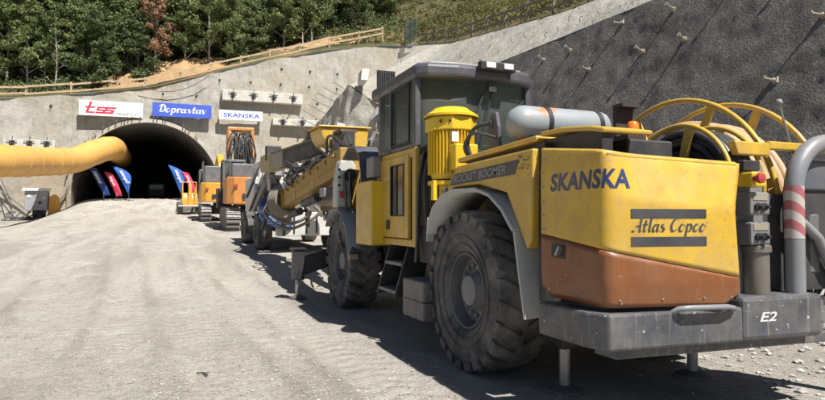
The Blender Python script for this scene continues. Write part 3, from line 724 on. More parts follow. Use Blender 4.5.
for i in range(23500):
    if i >= 19500:
        pc, w_ = PATCH[i % len(PATCH)]; X, Y = pc.x+rr.gauss(0,w_*0.6), pc.y+rr.gauss(0,w_*1.1); r = 0.004+0.012*rr.random()**3
    elif i < 16500:
        d = 2.6+rr.random()**2*16; px = rr.uniform(0,825); q = ray(px, 300); X, Y = q[0]*d, q[1]*d
        r = 0.0035+0.019*rr.random()**5
        if noise.noise(Vector((X*0.6,Y*0.6,3))) < 0.05 and rr.random() < 0.75: continue
    else:
        X = 4.6+rr.random()*4.6; Y = 2.2+rr.random()*7.0; r = 0.008+0.055*rr.random()**3.5
    if 2.4 < X < 4.9 and 3.6 < Y < 9: r = min(r, 0.012)
    stone(st, ground_at(X, Y)+Vector((0,0,r*0.15)), r)
XF[0] = SAME
tag(part('loose_gravel', st, M['stonemat'], None, fix=False), 'loose gravel and crushed stone scattered over the yard', 'gravel', None, 'stuff')
# ------------------------------------------------------------------ lettering
def font_mesh(txt, bold=0.0, shear=0.0, spacing=1.0):
    cu = bpy.data.curves.new('lettering', 'FONT'); cu.body = txt; cu.size = 1.0; cu.shear = shear; cu.offset = bold; cu.space_character = spacing; cu.resolution_u = 4
    o = bpy.data.objects.new('lettering', cu); scene.collection.objects.link(o); dg = bpy.context.evaluated_depsgraph_get(); dg.update()
    me = bpy.data.meshes.new_from_object(o.evaluated_get(dg)); vs = [v.co.copy() for v in me.vertices]; fs = [tuple(p.vertices) for p in me.polygons]
    bpy.data.objects.remove(o); bpy.data.curves.remove(cu); bpy.data.meshes.remove(me); return vs, fs
def pen(strokes, nib=0.1, ang=35, thin=0.03):
    """strokes: polylines in letter space, drawn with a flat slanted nib"""
    mb = MB(); a = R(ang); n = Vector((math.cos(a), math.sin(a)))*nib/2; k = 0
    for s in strokes:
        pts = [Vector(p) for p in s]; sm = []
        for i in range(len(pts)-1):
            p0 = pts[max(i-1,0)]; p1 = pts[i]; p2 = pts[i+1]; p3 = pts[min(i+2,len(pts)-1)]
            for j in range(5):
                t = j/5; sm.append(0.5*((2*p1)+(p2-p0)*t+(2*p0-5*p1+4*p2-p3)*t*t+(3*p1-p0-3*p2+p3)*t**3))
        sm.append(pts[-1])
        for p, q in zip(sm, sm[1:]):
            d = (q-p)
            if d.length < 1e-6: continue
            d.normalize(); nn = Vector((-d.y, d.x))*thin/2; k += 1
            quad = [p-n-nn, q-n-nn, q+n+nn, p+n+nn]
            e = d*thin*0.4
            o = len(mb.v); mb.v += [Vector((c.x, c.y, k*0.00001)) for c in (p-n-nn-e, q-n-nn+e, q+n+nn+e, p+n+nn-e)]; mb.f.append((o,o+1,o+2,o+3))
    return mb.v, mb.f
def fit(vf, w, h):
    vs, fs = vf; x0 = min(v.x for v in vs); x1 = max(v.x for v in vs); y0 = min(v.y for v in vs); y1 = max(v.y for v in vs)
    return [Vector(((v.x-x0)/(x1-x0)*w, (v.y-y0)/(y1-y0)*h, v.z)) for v in vs], fs
def cut_x(vf, cuts):
    bm = bmesh.new(); bv = [bm.verts.new(v) for v in vf[0]]
    for f in vf[1]:
        try: bm.faces.new([bv[i] for i in f])
        except ValueError: pass
    for c in cuts:
        g = bm.verts[:]+bm.edges[:]+bm.faces[:]; bmesh.ops.bisect_plane(bm, geom=g, plane_co=(c,0,0), plane_no=(1,0,0))
    bm.verts.index_update(); r = ([v.co.copy() for v in bm.verts], [tuple(v.index for v in f.verts) for f in bm.faces]); bm.free(); return r
# cursive alphabets used on the machine and the sign (letter space: x-height 1)
def shift(strokes, dx, sl=0.25): return [[(x+dx+y*sl, y) for (x, y) in s] for s in strokes]
O_ = [(0.75,0.8),(0.45,1.0),(0.1,0.6),(0.15,0.12),(0.45,0.0),(0.8,0.35),(0.78,0.75)]
A_ = [[(0.78,0.85),(0.45,1.0),(0.08,0.6),(0.12,0.12),(0.38,0.02),(0.75,0.5)], [(0.8,1.0),(0.74,0.3),(0.85,0.02),(1.0,0.15)]]
L_ = {'A': [[(-0.3,0.1),(-0.1,0.0),(0.2,0.4),(0.75,1.75),(0.85,1.8)], [(0.85,1.85),(0.8,0.9),(0.85,0.1),(1.05,0.05)], [(0.2,0.75),(0.85,0.8)]],
      't': [[(0.35,1.5),(0.25,0.3),(0.4,0.02),(0.6,0.15)], [(0.0,1.0),(0.65,1.0)]], 'l': [[(0.3,1.8),(0.25,0.3),(0.4,0.02),(0.58,0.15)]], 'a': A_,
      's': [[(0.65,0.9),(0.35,1.0),(0.15,0.75),(0.55,0.4),(0.5,0.08),(0.15,0.0),(0.0,0.2)]],
      'C': [[(1.15,1.5),(0.8,1.85),(0.25,1.3),(0.15,0.5),(0.5,0.0),(1.05,0.3)]], 'o': [O_ + [O_[0]]],
      'p': [[(0.15,1.0),(0.1,-0.7)], [(0.12,0.6),(0.45,1.0),(0.8,0.7),(0.65,0.1),(0.3,0.0),(0.12,0.2)]], 'c': [[(0.75,0.75),(0.45,1.0),(0.1,0.6),(0.15,0.12),(0.45,0.0),(0.78,0.25)]],
      'D': [[(0.35,1.9),(0.3,0.1)], [(-0.1,1.5),(0.4,1.9),(1.0,1.5),(1.05,0.5),(0.6,0.0),(0.05,0.1)]], 'r': [[(0.1,1.0),(0.12,0.0)], [(0.12,0.6),(0.4,1.0),(0.65,0.9)]],
      'v': [[(0.05,1.0),(0.3,0.05),(0.45,0.1),(0.75,1.0)]]}
ADV = {'A':1.25,'t':0.82,'l':0.75,'a':1.2,'s':0.95,'C':1.35,'o':1.08,'p':1.12,'c':1.0,'D':1.3,'r':0.78,'v':0.9,' ':0.35}
def cursive(txt, nib, ang, thin, sl):
    st = []; x = 0
    for ch in txt:
        if ch in L_: st += shift(L_[ch], x, sl)
        x += ADV[ch]
    return pen(st, nib, ang, thin)

def spline(pts, n=5):
    pts = [Vector(p) for p in pts]; out = []
    for i in range(len(pts)-1):
        p0 = pts[max(i-1,0)]; p1 = pts[i]; p2 = pts[i+1]; p3 = pts[min(i+2,len(pts)-1)]
        for j in range(n):
            t = j/n; out.append(0.5*((2*p1)+(p2-p0)*t+(2*p0-5*p1+4*p2-p3)*t*t+(3*p1-p0-3*p2+p3)*t**3))
    return out + [pts[-1]]
# ------------------------------------------------------------------ the drilling jumbo
XF[0] = SAME
rig = thing('drilling_rig', (3.7, 6.0, 0.0), 'large yellow tunnel drilling rig with slate cab and black tyres in the foreground', 'drilling rig')
# --- wheels
WR = 0.74
def wheel_mesh():
    mb = MB(); p = [(-0.165,0.335),(-0.20,0.37),(-0.228,0.45),(-0.238,0.53),(-0.232,0.60),(-0.215,0.655),(-0.185,0.690),(0.185,0.690),(0.215,0.655),(0.232,0.60),(0.238,0.53),(0.228,0.45),(0.20,0.37),(0.165,0.335)]
    mb.lathe(p, (0,0,0), 'X', 72)
    for (r, x) in ((0.42,-0.222),(0.50,-0.238)):
        mb.tube([(x, r*math.cos(a*2*math.pi/60), r*math.sin(a*2*math.pi/60)) for a in range(60)], 0.006, 5, closed=True)
    N = 24; pit = 2*math.pi/N
    for sgn in (-1, 1):
        for i in range(N):
            a0 = i*pit + (pit/2 if sgn > 0 else 0); rows_ = [(0.243,0.632,0.0),(0.241,0.70,0.0),(0.205,0.716,0.02),(0.10,0.722,0.10),(-0.015,0.722,0.20)]
            vs = []; hw = pit*0.32
            for (x, r, tw) in rows_:
                for (da, rr_) in ((-hw, r), (hw, r), (hw, min(r,0.66)-0.01 if x < 0.24 else r-0.0), (-hw, min(r,0.66)-0.01 if x < 0.24 else r-0.0)):
                    a = a0 + da + tw; xx = x if rr_ == r else x
                    if x > 0.24 and rr_ == r and da in (hw,-hw) and len(vs) % 4 >= 2: xx = x-0.03
                    vs.append((sgn*xx, rr_*math.cos(a), rr_*math.sin(a)))
            fs = [(0,1,2,3), (19,18,17,16)]
            for j in range(4):
                for k in range(4): l = (k+1) % 4; fs.append((j*4+k, j*4+l, (j+1)*4+l, (j+1)*4+k))
            mb.add(vs, fs)
    return mesh_from(mb, 'wheel', 35)
XF[0] = lambda v: Vector(v)*(WR/0.726)
wm = wheel_mesh(); wm.materials.append(M['rubber'])
rm = mesh_from(MB().lathe([(-0.17,0.345),(-0.192,0.338),(-0.19,0.322),(-0.155,0.305),(-0.09,0.29),(-0.07,0.245),(-0.075,0.2),(-0.05,0.15),(-0.05,0.0),],(0,0,0),'X',48), 'rim', 40); rm.materials.append(M['rim'])
hb = MB().lathe([(-0.05,0.165),(-0.10,0.16),(-0.115,0.145),(-0.165,0.135),(-0.175,0.12),(-0.175,0.0)],(0,0,0),'X',32)
for i in range(14):
    a = i*2*math.pi/14; hb.lathe([(-0.07,0.0166),(-0.112,0.0166),(-0.112,0.0)], (0,0.222*math.cos(a),0.222*math.sin(a)), 'X', 6)
hm = mesh_from(hb, 'hub', 40); hm.materials.append(M['hub'])
XF[0] = SAME
YR, YF = 4.93, 9.22
for (x, y, fl, rot) in ((2.74,YR,1,0.1),(2.74,YF,1,0.75),(4.62,YR,-1,0.4),(4.62,YF,-1,0.6)):
    w = bpy.data.objects.new('wheel', wm); scene.collection.objects.link(w); w.parent = rig; w.location = Vector((x,y,WR-0.015))-OFF[rig]; w.rotation_euler = (rot,0,0 if fl > 0 else math.pi)
    for nm, me_ in (('rim',rm),('hub',hm)):
        c = bpy.data.objects.new(nm, me_); scene.collection.objects.link(c); c.parent = w
part('axle', MB().beam((2.8,YR,0.7),(4.6,YR,0.7),0.3,0.3), M['dark'], rig); part('axle', MB().beam((2.8,YF,0.7),(4.6,YF,0.7),0.3,0.3), M['dark'], rig)
# --- chassis and engine bay
XF[0] = REAR
part('chassis', MB().box((3.02,3.1,0.60),(4.35,9.9,1.12)).box((2.98,5.25,0.5),(4.4,7.55,0.98)), M['black'], rig, bevel=0.02)
part('engine_bay', MB().box((2.82,3.2,0.9),(4.75,4.02,1.62)).box((2.98,4.02,1.0),(4.75,5.2,1.72)), M['dark'], rig, bevel=0.02)
# --- rear hood: side face, rounded corner, rear face
CRN = Vector((2.5,2.89)); DRE = Vector((1.03,-0.17)).normalized()
def plan(s):
    k = 0.09
    if s <= -k: return Vector((2.5, 2.89-s))
    if s >= k: return CRN + DRE*s
    t = (s+k)/(2*k); p0 = Vector((2.5,2.89+k)); p2 = CRN+DRE*k; return p0*(1-t)**2 + CRN*2*t*(1-t) + p2*t*t
def psurf(s, z, off=0.0):
    p = plan(s); d = (plan(s+0.01)-plan(s-0.01)).normalized(); n = Vector((d.y,-d.x))
    if n.dot(Vector((-1,-1))) < 0: n = -n
    zc = 1.515-0.10*max(s,0); bl = sstep(-0.05,0.30,s)
    ins = 0.30*max(0,z-zc)*bl + 0.06*max(0,z-1.7) + 0.12*max(0,0.98-z)
    q = p + n*(off-ins); return Vector((q.x, q.y, z))
TABT = [(-0.67,1.872),(0,1.79),(1.06,1.742)]; TABB = [(-0.67,1.272),(0,1.185),(1.06,0.985)]; TABL = [(-0.67,0.90),(-0.58,0.835),(0,0.832),(0.85,0.825),(0.97,0.90)]
smax = [(0.80,0.965),(1.40,0.93),(1.47,0.95),(1.74,1.06)]
def panel(z0f, z1f, nu, nv, extra=None):
    mb = MB()
    def fn(u, v):
        s = -0.67 + 1.70*u; z = z0f(s)+(z1f(s)-z0f(s))*v
        sm = lerp_tab(smax, z)[0]; s = -0.67 + (sm+0.67)*u; z = z0f(s)+(z1f(s)-z0f(s))*v; return psurf(s, z)
    mb.grid(nu, nv, fn); return mb
t1 = lambda tab: (lambda s: lerp_tab(tab, s)[0])
def solid(o, th):
    m = o.modifiers.new("solid", 'SOLIDIFY'); m.thickness = th; m.offset = -1; return o
hood = solid(part('rear_hood', panel(t1(TABB), t1(TABT), 60, 24), M['yellow'], rig, smooth=24, fix=True), 0.035)
low = solid(part('lower_panel', panel(t1(TABL), lambda s: lerp_tab(TABB, s)[0]-0.006, 60, 10), M['brown'], rig, smooth=28), 0.035)
# rolled lip along the top of the hood
part('hood_lip', MB().tube([psurf(-0.67+1.70*i/30, lerp_tab(TABT,-0.67+1.70*i/30)[0]-0.012, -0.018) for i in range(31)], 0.022, 8), M['yellow'], hood, smooth=50)
part('hood_flange', MB().plate([psurf(1.03,1.74,-0.01), psurf(0.93,1.47,-0.01), psurf(0.93,1.47,-0.12), psurf(1.03,1.74,-0.12)], 0.02), M['yellow'], hood)
part('hood_flange', MB().plate([psurf(0.93,1.46,-0.01), psurf(0.95,0.86,-0.01), psurf(0.95,0.86,-0.14), psurf(0.93,1.46,-0.14)], 0.02), M['dark'], hood)
# latch recess in the brown panel
lt = part('latch_recess', MB().add(*(lambda q: ([psurf(*a, 0.004) for a in q]+[psurf(*a, -0.03) for a in q], [(0,1,2,3),(0,1,5,4),(1,2,6,5),(2,3,7,6),(3,0,4,7)]))([(-0.545,1.115),(-0.40,1.105),(-0.40,1.20),(-0.545,1.21)])), M['black'], low)
part('latch_handle', MB().beam(psurf(-0.46,1.13,0.012), psurf(-0.42,1.19,0.012), 0.05, 0.02), M['steel'], lt)
for i in range(6): part('bolt', MB().ball(psurf(-0.635, 1.30+0.10*i, 0.001), 0.008, (1,1,1), 8, 4), M['steel'], hood)
for s_ in (-0.6,-0.3,0.1,0.4,0.7,0.9): part('bolt', MB().ball(psurf(s_, 0.875, 0.001), 0.008, (1,1,1), 8, 4), M['steel'], low)
def surf_text(vf, s0, z0, mat_, name, parent, off=0.0025, tilt=0.0):
    vs, fs = cut_x(vf, [(-s0-0.15+0.03*i) for i in range(11)])
    mb = MB(); mb.v = [psurf(s0+v.x, z0+v.y+tilt*v.x, off+v.z*0.3) for v in vs]; mb.f = list(fs)
    return part(name, mb, mat_, parent, fix=False)
surf_text(fit(font_mesh('SKANSKA', 0.030, 0.17, 1.06), 0.735, 0.122), -0.555, 1.562, M['decalnavy'], 'lettering', hood, tilt=0.0)
surf_text(fit(cursive('Atlas', 0.20, 15, 0.15, 0.22), 0.245, 0.094), 0.172, 1.290, M['decaldark'], 'lettering', hood)
surf_text(fit(cursive('Copco', 0.20, 15, 0.15, 0.22), 0.262, 0.122), 0.448, 1.262, M['decaldark'], 'lettering', hood)
for z in (1.378, 1.205):
    mb = MB(); mb.grid(24, 1, lambda u, v: psurf(0.172+0.54*u, z+0.058*v, 0.0025)); part('stripe', mb, M['decaldark'], hood, fix=False)
# --- bonnet over the rear wheel with the model band
XF[0] = MID
YM = [(3.64,4.98)]
bonnet = part('side_bonnet', MB().prism([(3.64,1.86),(3.66,1.2),(3.72,1.12),(4.0,1.55),(4.45,1.64),(4.9,1.64),(5.06,1.60),(5.03,1.68),(4.86,1.83)], 'X', 2.50, 2.60), M['yellow'], rig, bevel=0.015)
part('bonnet_top', MB().box((2.603,3.66,1.70),(4.7,4.86,1.80)), M['dark'], rig)
lidp = lambda x, z: [(x, 4.92, z-0.035),(x,4.2,z-0.01),(x,3.62,z+0.03),(x,3.45,z+0.035),(x,3.0,z)]
lid = part('lid_edge', MB().strip([(2.56,4.96,1.915),(2.56,4.3,1.94),(2.56,3.68,1.965)], (0.22,0,0), -0.045), M['yellow'], rig, bevel=0.015)
part('lid_edge', MB().strip([(2.58,3.66,1.985),(2.58,3.4,1.985),(2.60,3.12,1.955),(2.62,3.02,1.93)], (0.42,0,0), -0.035), M['yellow'], rig, bevel=0.012)
part('gap_filler', MB().box((2.63,3.05,1.72),(2.72,4.9,1.93)).box((2.56,3.575,0.75),(2.9,3.655,1.90)), M['black'], rig)
bandq = [(4.985,1.665),(4.90,1.765),(3.80,1.79),(3.86,1.69)]
band_ = part('model_band', MB().add([(2.4965,y,z) for (y,z) in [(4.995,1.655),(4.905,1.755),(3.815,1.795),(3.875,1.685)]], [(0,1,2,3)]), M['decaldark'], bonnet, fix=False)
tv, tf = fit(font_mesh('ROCKET BOOMER', 0.012, 0.2, 1.0), 0.90, 0.068)
mb = MB(); mb.v = [Vector((2.494, 4.90-v.x, 1.676+v.y+0.028*v.x)) for v in tv]; mb.f = list(tf); part('lettering', mb, M['decalgrey'], band_, fix=False)
mb = MB()
for i in range(34):
    y = 3.83-0.15*rnd.random()**1.4; z = 1.705+0.11*rnd.random(); q = 0.012*rnd.uniform(0.5,1); mb.add([(2.4963,y,z),(2.4963,y-q,z+q*0.2),(2.4963,y-q,z+q*1.2),(2.4963,y,z+q)], [(0,1,2,3)])
part('speckle', mb, M['decaldark'], bonnet, fix=False)
# --- fenders
fpath = [(5.44,1.20),(5.40,1.33),(5.30,1.46),(5.12,1.56),(4.90,1.605),(4.45,1.60),(4.22,1.54),(4.02,1.42),(3.86,1.26)]
fd = solid(part('rear_fender', MB().grid(1, len(fpath)-1, lambda u, v: (lambda p: (2.47+0.50*u, p[0], p[1]))(fpath[int(round(v*(len(fpath)-1)))])), M['fender'], rig, smooth=50), 0.018)
part('mud_flap', MB().plate([(2.47,3.85,1.25),(2.80,3.85,1.25),(2.78,3.74,0.62),(2.49,3.74,0.60)], 0.02), M['fender'], rig, bevel=0.006)
part('fender_edge', MB().tube([(2.47,p[0],p[1]) for p in fpath], 0.016, 6), M['fender'], fd)
part('fender_flap', MB().plate([(2.48,5.50,1.12),(2.80,5.50,1.12),(2.80,5.48,1.36),(2.48,5.48,1.36)], 0.02), M['fender'], rig)
XF[0] = lambda v: Vector((v[0], v[1]+YF-8.20, v[2]+0.05))
fp2 = [(8.86,1.22),(8.72,1.38),(8.45,1.49),(8.15,1.50),(7.85,1.40),(7.62,1.20),(7.52,0.95),(7.50,0.72)]
solid(part('front_fender', MB().grid(1, len(fp2)-1, lambda u, v: (lambda p: (2.46+0.40*u, p[0], p[1]))(fp2[int(round(v*(len(fp2)-1)))])), M['pipe'], rig, smooth=50), 0.02)
part('fender_lamp', MB().box((2.46,7.40,0.74),(2.6,7.50,0.82)), M['beigehose'], rig, bevel=0.015)
# --- bumper
XF[0] = REAR
bp = [(2.44,3.52),(2.44,3.02),(2.50,2.86),(4.22,2.74),(4.22,3.1),(4.08,3.12),(4.08,2.94),(2.62,3.05),(2.58,3.52)]
bump_ = part('bumper', MB().prism(bp, 'Z', 0.575, 0.80), M['bumper'], rig, bevel=0.018)
part('bumper_end', MB().prism([(3.52,2.775),(4.235,2.725),(4.235,3.12),(3.62,3.12),(3.52,2.95)], 'Z', 0.58, 0.865), M['bumper'], bump_, bevel=0.03)
part('skirt_plate', MB().prism([(2.62,2.95),(4.60,2.82),(4.60,3.15),(2.62,3.15)], 'Z', 0.50, 0.572), M['bumper'], bump_, bevel=0.01)
part('grab_bar', MB().tube([(2.97,2.85,0.78),(2.99,2.80,0.815),(3.05,2.775,0.822),(3.36,2.755,0.815),(3.44,2.775,0.80),(3.46,2.83,0.775)], 0.018, 8), M['pipe'], bump_, smooth=60)
def rear_text(vf, x0, z0, mat_, parent):
    d = Vector((4.235-3.52, 2.725-2.775)); d.normalize(); mb = MB(); mb.v = [Vector((x0+v.x*d.x, 2.775+(x0-3.52)*d.y/d.x+v.x*d.y-0.0025, z0+v.y)) for v in vf[0]]; mb.f = list(vf[1]); part('lettering', mb, mat_, parent, fix=False)
rear_text(fit(font_mesh('E2', 0.02, 0.25), 0.15, 0.062), 3.66, 0.70, M['decalwhite'], bump_)
part('tow_bracket', MB().box((4.24,2.80,0.66),(4.40,2.86,0.72)).box((4.24,2.95,0.60),(4.7,3.0,0.80)).tube([(4.36,2.83,0.60),(4.36,2.83,0.80)],0.02,8), M['steel'], bump_)
# --- rear hoop of grey pipe with warning tape
hp = [(4.02,2.86,0.80),(4.02,2.86,1.2),(4.02,2.86,1.56)] + [(4.02+0.36*(1-math.cos(a)), 2.86, 1.56+0.36*math.sin(a)) for a in [R(12*i) for i in range(1,8)]] + [(4.40,2.86,1.925),(4.75,2.86,1.93),(4.92,2.86,1.86),(5.0,2.86,1.7),(5.0,2.86,0.9),(5.0,2.86,0.55)]
hp = [(p[0]+0.075,p[1]-0.04,p[2]) for p in hp]
hoop = part('rear_hoop', MB().tube(hp, 0.062, 20), M['pipe'], rig, smooth=60)
tape = bpy.data.materials.new('red_white_tape'); tape.use_nodes = True; nt = tape.node_tree; L = nt.links
b = nt.nodes["Principled BSDF"]; b.inputs["Roughness"].default_value = 0.5; g = _n(nt,"ShaderNodeNewGeometry"); sx = _n(nt,"ShaderNodeSeparateXYZ"); L.new(g.outputs["Position"], sx.inputs[0])
m1 = _n(nt,"ShaderNodeMath",operation='MULTIPLY_ADD'); L.new(sx.outputs[0], m1.inputs[0]); m1.inputs[1].default_value = 0.8; L.new(sx.outputs[2], m1.inputs[2])
m2 = _n(nt,"ShaderNodeMath",operation='MULTIPLY'); L.new(m1.outputs[0], m2.inputs[0]); m2.inputs[1].default_value = 7.6
m3 = _n(nt,"ShaderNodeMath",operation='FRACT'); L.new(m2.outputs[0], m3.inputs[0]); m4 = _n(nt,"ShaderNodeMath",operation='GREATER_THAN'); L.new(m3.outputs[0], m4.inputs[0]); m4.inputs[1].default_value = 0.5
x = _n(nt,"ShaderNodeMix",data_type='RGBA'); L.new(m4.outputs[0], x.inputs[0]); x.inputs[6].default_value = (0.46,0.43,0.38,1); x.inputs[7].default_value = (0.38,0.12,0.13,1); L.new(x.outputs[2], b.inputs["Base Color"])
part('warning_tape', MB().lathe([(1.24,0.0635),(1.60,0.0635)], (4.095,2.82,0), 'Z', 24), tape, hoop, smooth=60)
part('hand_rail', MB().tube([(4.10,2.86,1.38),(4.22,2.84,1.34),(4.34,2.82,1.24),(4.46,2.82,1.05),(4.6,2.84,0.9)], 0.035, 10), M['pipe'], hoop, smooth=60)
# --- control column beside the hoop
cc = part('control_column', MB().box((3.60,2.92,0.85),(3.92,3.02,1.76)), M['greybox'], rig, bevel=0.01)
part('column_side', MB().box((3.925,2.94,0.85),(4.3,3.06,1.55)), M['dark'], rig)
es = part('stop_box', MB().box((3.66,2.80,1.59),(3.80,2.918,1.69)), M['yellowhot'], cc, bevel=0.012)
part('stop_button', MB().lathe([(0,0.022),(-0.03,0.022),(-0.032,0.036),(-0.055,0.036),(-0.062,0.02),(-0.062,0)], (3.68,2.798,1.645), 'Y', 16), M['red'], es, smooth=50)
for z in (1.40, 1.20):
    bx = part('switch_box', MB().box((3.64,2.80,z),(3.83,2.918,z+0.155)), M['greybox'], cc, bevel=0.015)
    part('box_label', MB().box((3.665,2.796,z+0.10),(3.80,2.7995,z+0.14)), M['beigehose'], bx)
    for dx in (0.055, 0.115):
        part('rotary_knob', MB().lathe([(0,0.026),(-0.02,0.026),(-0.02,0.014),(-0.05,0.012),(-0.05,0)], (3.64+dx,2.7985,z+0.055), 'Y', 12), M['black'], bx, smooth=40)
part('cover_plate', MB().box((3.66,2.86,1.705),(3.82,2.918,1.775)), M['black'], cc, bevel=0.01)
part('filter_canister', MB().lathe([(0,0.0),(0,0.078),(0.02,0.085),(0.30,0.085),(0.305,0.098),(0.345,0.098),(0.355,0.085),(0.36,0.0)], (3.78,2.88,0.846), 'Z', 28), mat('brown_grey_canister',(0.17,0.15,0.13),0.4,metal=0.3,dust=0.5), rig, smooth=40)
part('valve_block', MB().box((3.60,2.97,0.9),(3.7,3.1,1.14)).box((3.92,3.07,1.0),(4.3,3.3,1.5)), M['greybox'], rig, bevel=0.01)
# dark cabinet behind the hoop
cab2 = part('rear_cabinet', MB().box((4.17,2.85,1.58),(5.0,2.885,1.79)), mat('cabinet_blue_grey',(0.05,0.065,0.09),0.45,dust=0.3), rig, bevel=0.015)
part('cabinet_lid', MB().box((4.165,2.835,1.792),(5.02,2.89,1.835)), M['pipe'], cab2, bevel=0.01)
part('ladder_frame', MB().box((4.46,2.98,0.55),(4.52,3.04,1.6)).box((4.80,2.98,0.55),(4.86,3.04,1.6)).box((4.525,2.99,0.9),(4.795,3.03,0.95)).box((4.525,2.99,1.25),(4.795,3.03,1.30)), M['dark'], rig)
mb = MB()
for i in range(9):
    x = 4.2+0.06*i; mb.tube(spline([(x,3.02,1.5),(x+0.03,2.98,1.25),(x-0.05+rnd.random()*0.1,2.95,1.0),(x+rnd.uniform(-.15,.15),3.0,0.7)]), 0.016, 6)
part('hose_bundle', mb, M['hose'], rig, smooth=60)
part('side_tank', MB().lathe([(0,0),(0,0.12),(0.02,0.14),(0.42,0.14),(0.44,0.12),(0.44,0)], (4.38,3.0,0.98), 'Z', 24), M['exgrey'], rig, smooth=40)
part('rusty_bar', MB().beam((4.56,2.70,0.62),(4.58,2.72,1.32),0.035,0.03).beam((4.58,2.72,1.32),(4.48,2.72,1.40),0.03,0.03), mat('rusty_steel',(0.16,0.075,0.035),0.8,dust=0.3), rig)
part('rear_shield', MB().box((4.17,2.87,0.87),(5.0,2.885,1.58)), M['dark'], rig)
# --- hose and cable reels on the rear deck
def ring3(c, r, axis, k=64): 
    ax = Vector(axis).normalized(); u = ax.cross(Vector((0,0,1))).normalized(); w = u.cross(ax)
    return [Vector(c) + (u*math.cos(2*math.pi*i/k) + w*math.sin(2*math.pi*i/k))*r for i in range(k)], u, w
def reel(name, c, axis, r, width, rc, hosemat, nspoke, coil_r, layers, rt=0.024, both=True):
    ax = Vector(axis).normalized(); c = Vector(c); root = part(name, MB().tube([c-ax*width*0.62, c+ax*width*0.62], 0.11, 14), M['dark'], rig, smooth=50)
    for sg in (-1, 1):
        cc_ = c+ax*sg*width/2; pts, u, w = ring3(cc_, r, ax); part('reel_rim', MB().tube(pts, rt, 9, closed=True), M['yellow'], root, smooth=60)
        for i in range(nspoke):
            a = 2*math.pi*(i+0.25)/nspoke; d = u*math.cos(a)+w*math.sin(a)
            part('reel_spoke', MB().beam(cc_+d*0.10, cc_+d*(r-0.01), 0.07, 0.03, ax), M['yellow'], root, bevel=0.006)
    n = max(2, int(width*0.92/(2*coil_r)))
    for l in range(layers):
        mb = MB()
        for j in range(n - (l % 2)):
            o = (-width*0.46 + coil_r + (l % 2)*coil_r + j*2*coil_r); pts, u, w = ring3(c+ax*o + Vector((0,0,rnd.uniform(-.01,.01))), rc - l*coil_r*1.8 + rnd.uniform(-.008,.008), ax, 48)
            mb.tube(pts, coil_r*0.97, 8, closed=True)
        part('wound_hose', mb, hosemat, root, smooth=60)
    return root
# big hose reel (pale hose), axis across the machine
reel('hose_reel', (4.42,3.94,1.43), (1,0.0,0), 0.97, 0.54, 0.76, M['cream'], 7, 0.038, 3, 0.022)
# smaller reel of black cable nearer the corner
reel('cable_reel', (3.79,3.40,1.61), (1,0,0), 0.47, 0.31, 0.425, M['hose'], 6, 0.028, 4, 0.018)
part('deck_beam', MB().prism([(3.66,1.915),(3.70,1.82),(4.02,1.82),(4.02,1.915)], 'Y', 2.93, 2.99), M['yellow'], rig, bevel=0.01)
part('deck_beam', MB().box((4.022,2.935,1.87),(5.0,2.985,1.93)), M['yellow'], rig, bevel=0.01)
an = part('antenna_rod', MB().tube([PY(794,152,2.96), PY(781,101,2.96)], 0.009, 6), M['steel'], rig); part('antenna_ball', MB().ball(PY(781,101,2.96), 0.028), M['hub'], an, smooth=60)
part('blue_cap', MB().ball(PY(649,148,3.35), 0.035, (1,1,1), 10, 6), mat('cyan_cap',(0.02,0.28,0.45),0.4), rig, smooth=60)
# --- tank, warning beacon, small deck fittings
XF[0] = MID
tk = part('air_tank', MB().lathe([(0,0),(0.015,0.06),(0.05,0.115),(0.11,0.148),(0.16,0.155),(0.98,0.155),(1.03,0.145),(1.08,0.10),(1.09,0.0)], (2.83,4.50,2.205), 'X', 36), M['tank'], rig, smooth=40)
for x in (3.17, 3.74): part('tank_strap', MB().lathe([(0,0.157),(0,0.162),(0.045,0.162),(0.045,0.157)], (x,4.50,2.205), 'X', 36), M['black'], tk)
for xx in (3.0, 3.6): part('tank_cradle', MB().box((xx,4.40,1.80),(xx+0.1,4.6,2.08)), M['dark'], tk)
bc = part('beacon_box', MB().box((3.66,3.92,1.9),(3.86,4.10,2.06)).box((3.66,4.06,2.06),(3.86,4.10,2.34)).box((3.66,3.98,2.31),(3.86,4.06,2.34)), mat('rusty_black',(0.05,0.035,0.03),0.7,rust=0.3), rig)
part('beacon_lens', MB().lathe([(0,0.055),(0.10,0.05),(0.12,0.03),(0.125,0)], (3.77,3.98,2.065), 'Z', 16), M['orangeled'], bc, smooth=50)
part('black_dome', MB().ball((3.92,3.80,1.93), 0.16, (1,1,0.75), 14, 8), M['hose'], rig, smooth=60)
part('exhaust_bracket', MB().prism([(4.70,1.85),(4.95,1.85),(4.93,2.2),(4.85,2.34),(4.76,2.34),(4.72,2.2)], 'X', 2.86, 2.90).tube([(2.84,4.84,2.24),(2.93,4.84,2.24)], 0.04, 12), M['navy'], rig, bevel=0.01)
mb = MB(); mb.tube(spline([(2.80,4.95,1.80),(2.72,5.05,2.05),(2.76,4.95,2.22),(2.9,4.8,2.25)]), 0.02, 8); mb.tube(spline([(2.74,4.95,1.85),(2.66,5.0,2.02),(2.70,4.9,2.15),(2.86,4.75,2.1)]), 0.016, 8)
part('deck_hose', mb, M['hose'], rig, smooth=60)
part('deck_box', MB().box((2.98,3.2,1.66),(3.4,3.55,1.90)).box((3.1,3.62,1.8),(3.6,3.95,1.92)), M['dark'], rig, bevel=0.015)
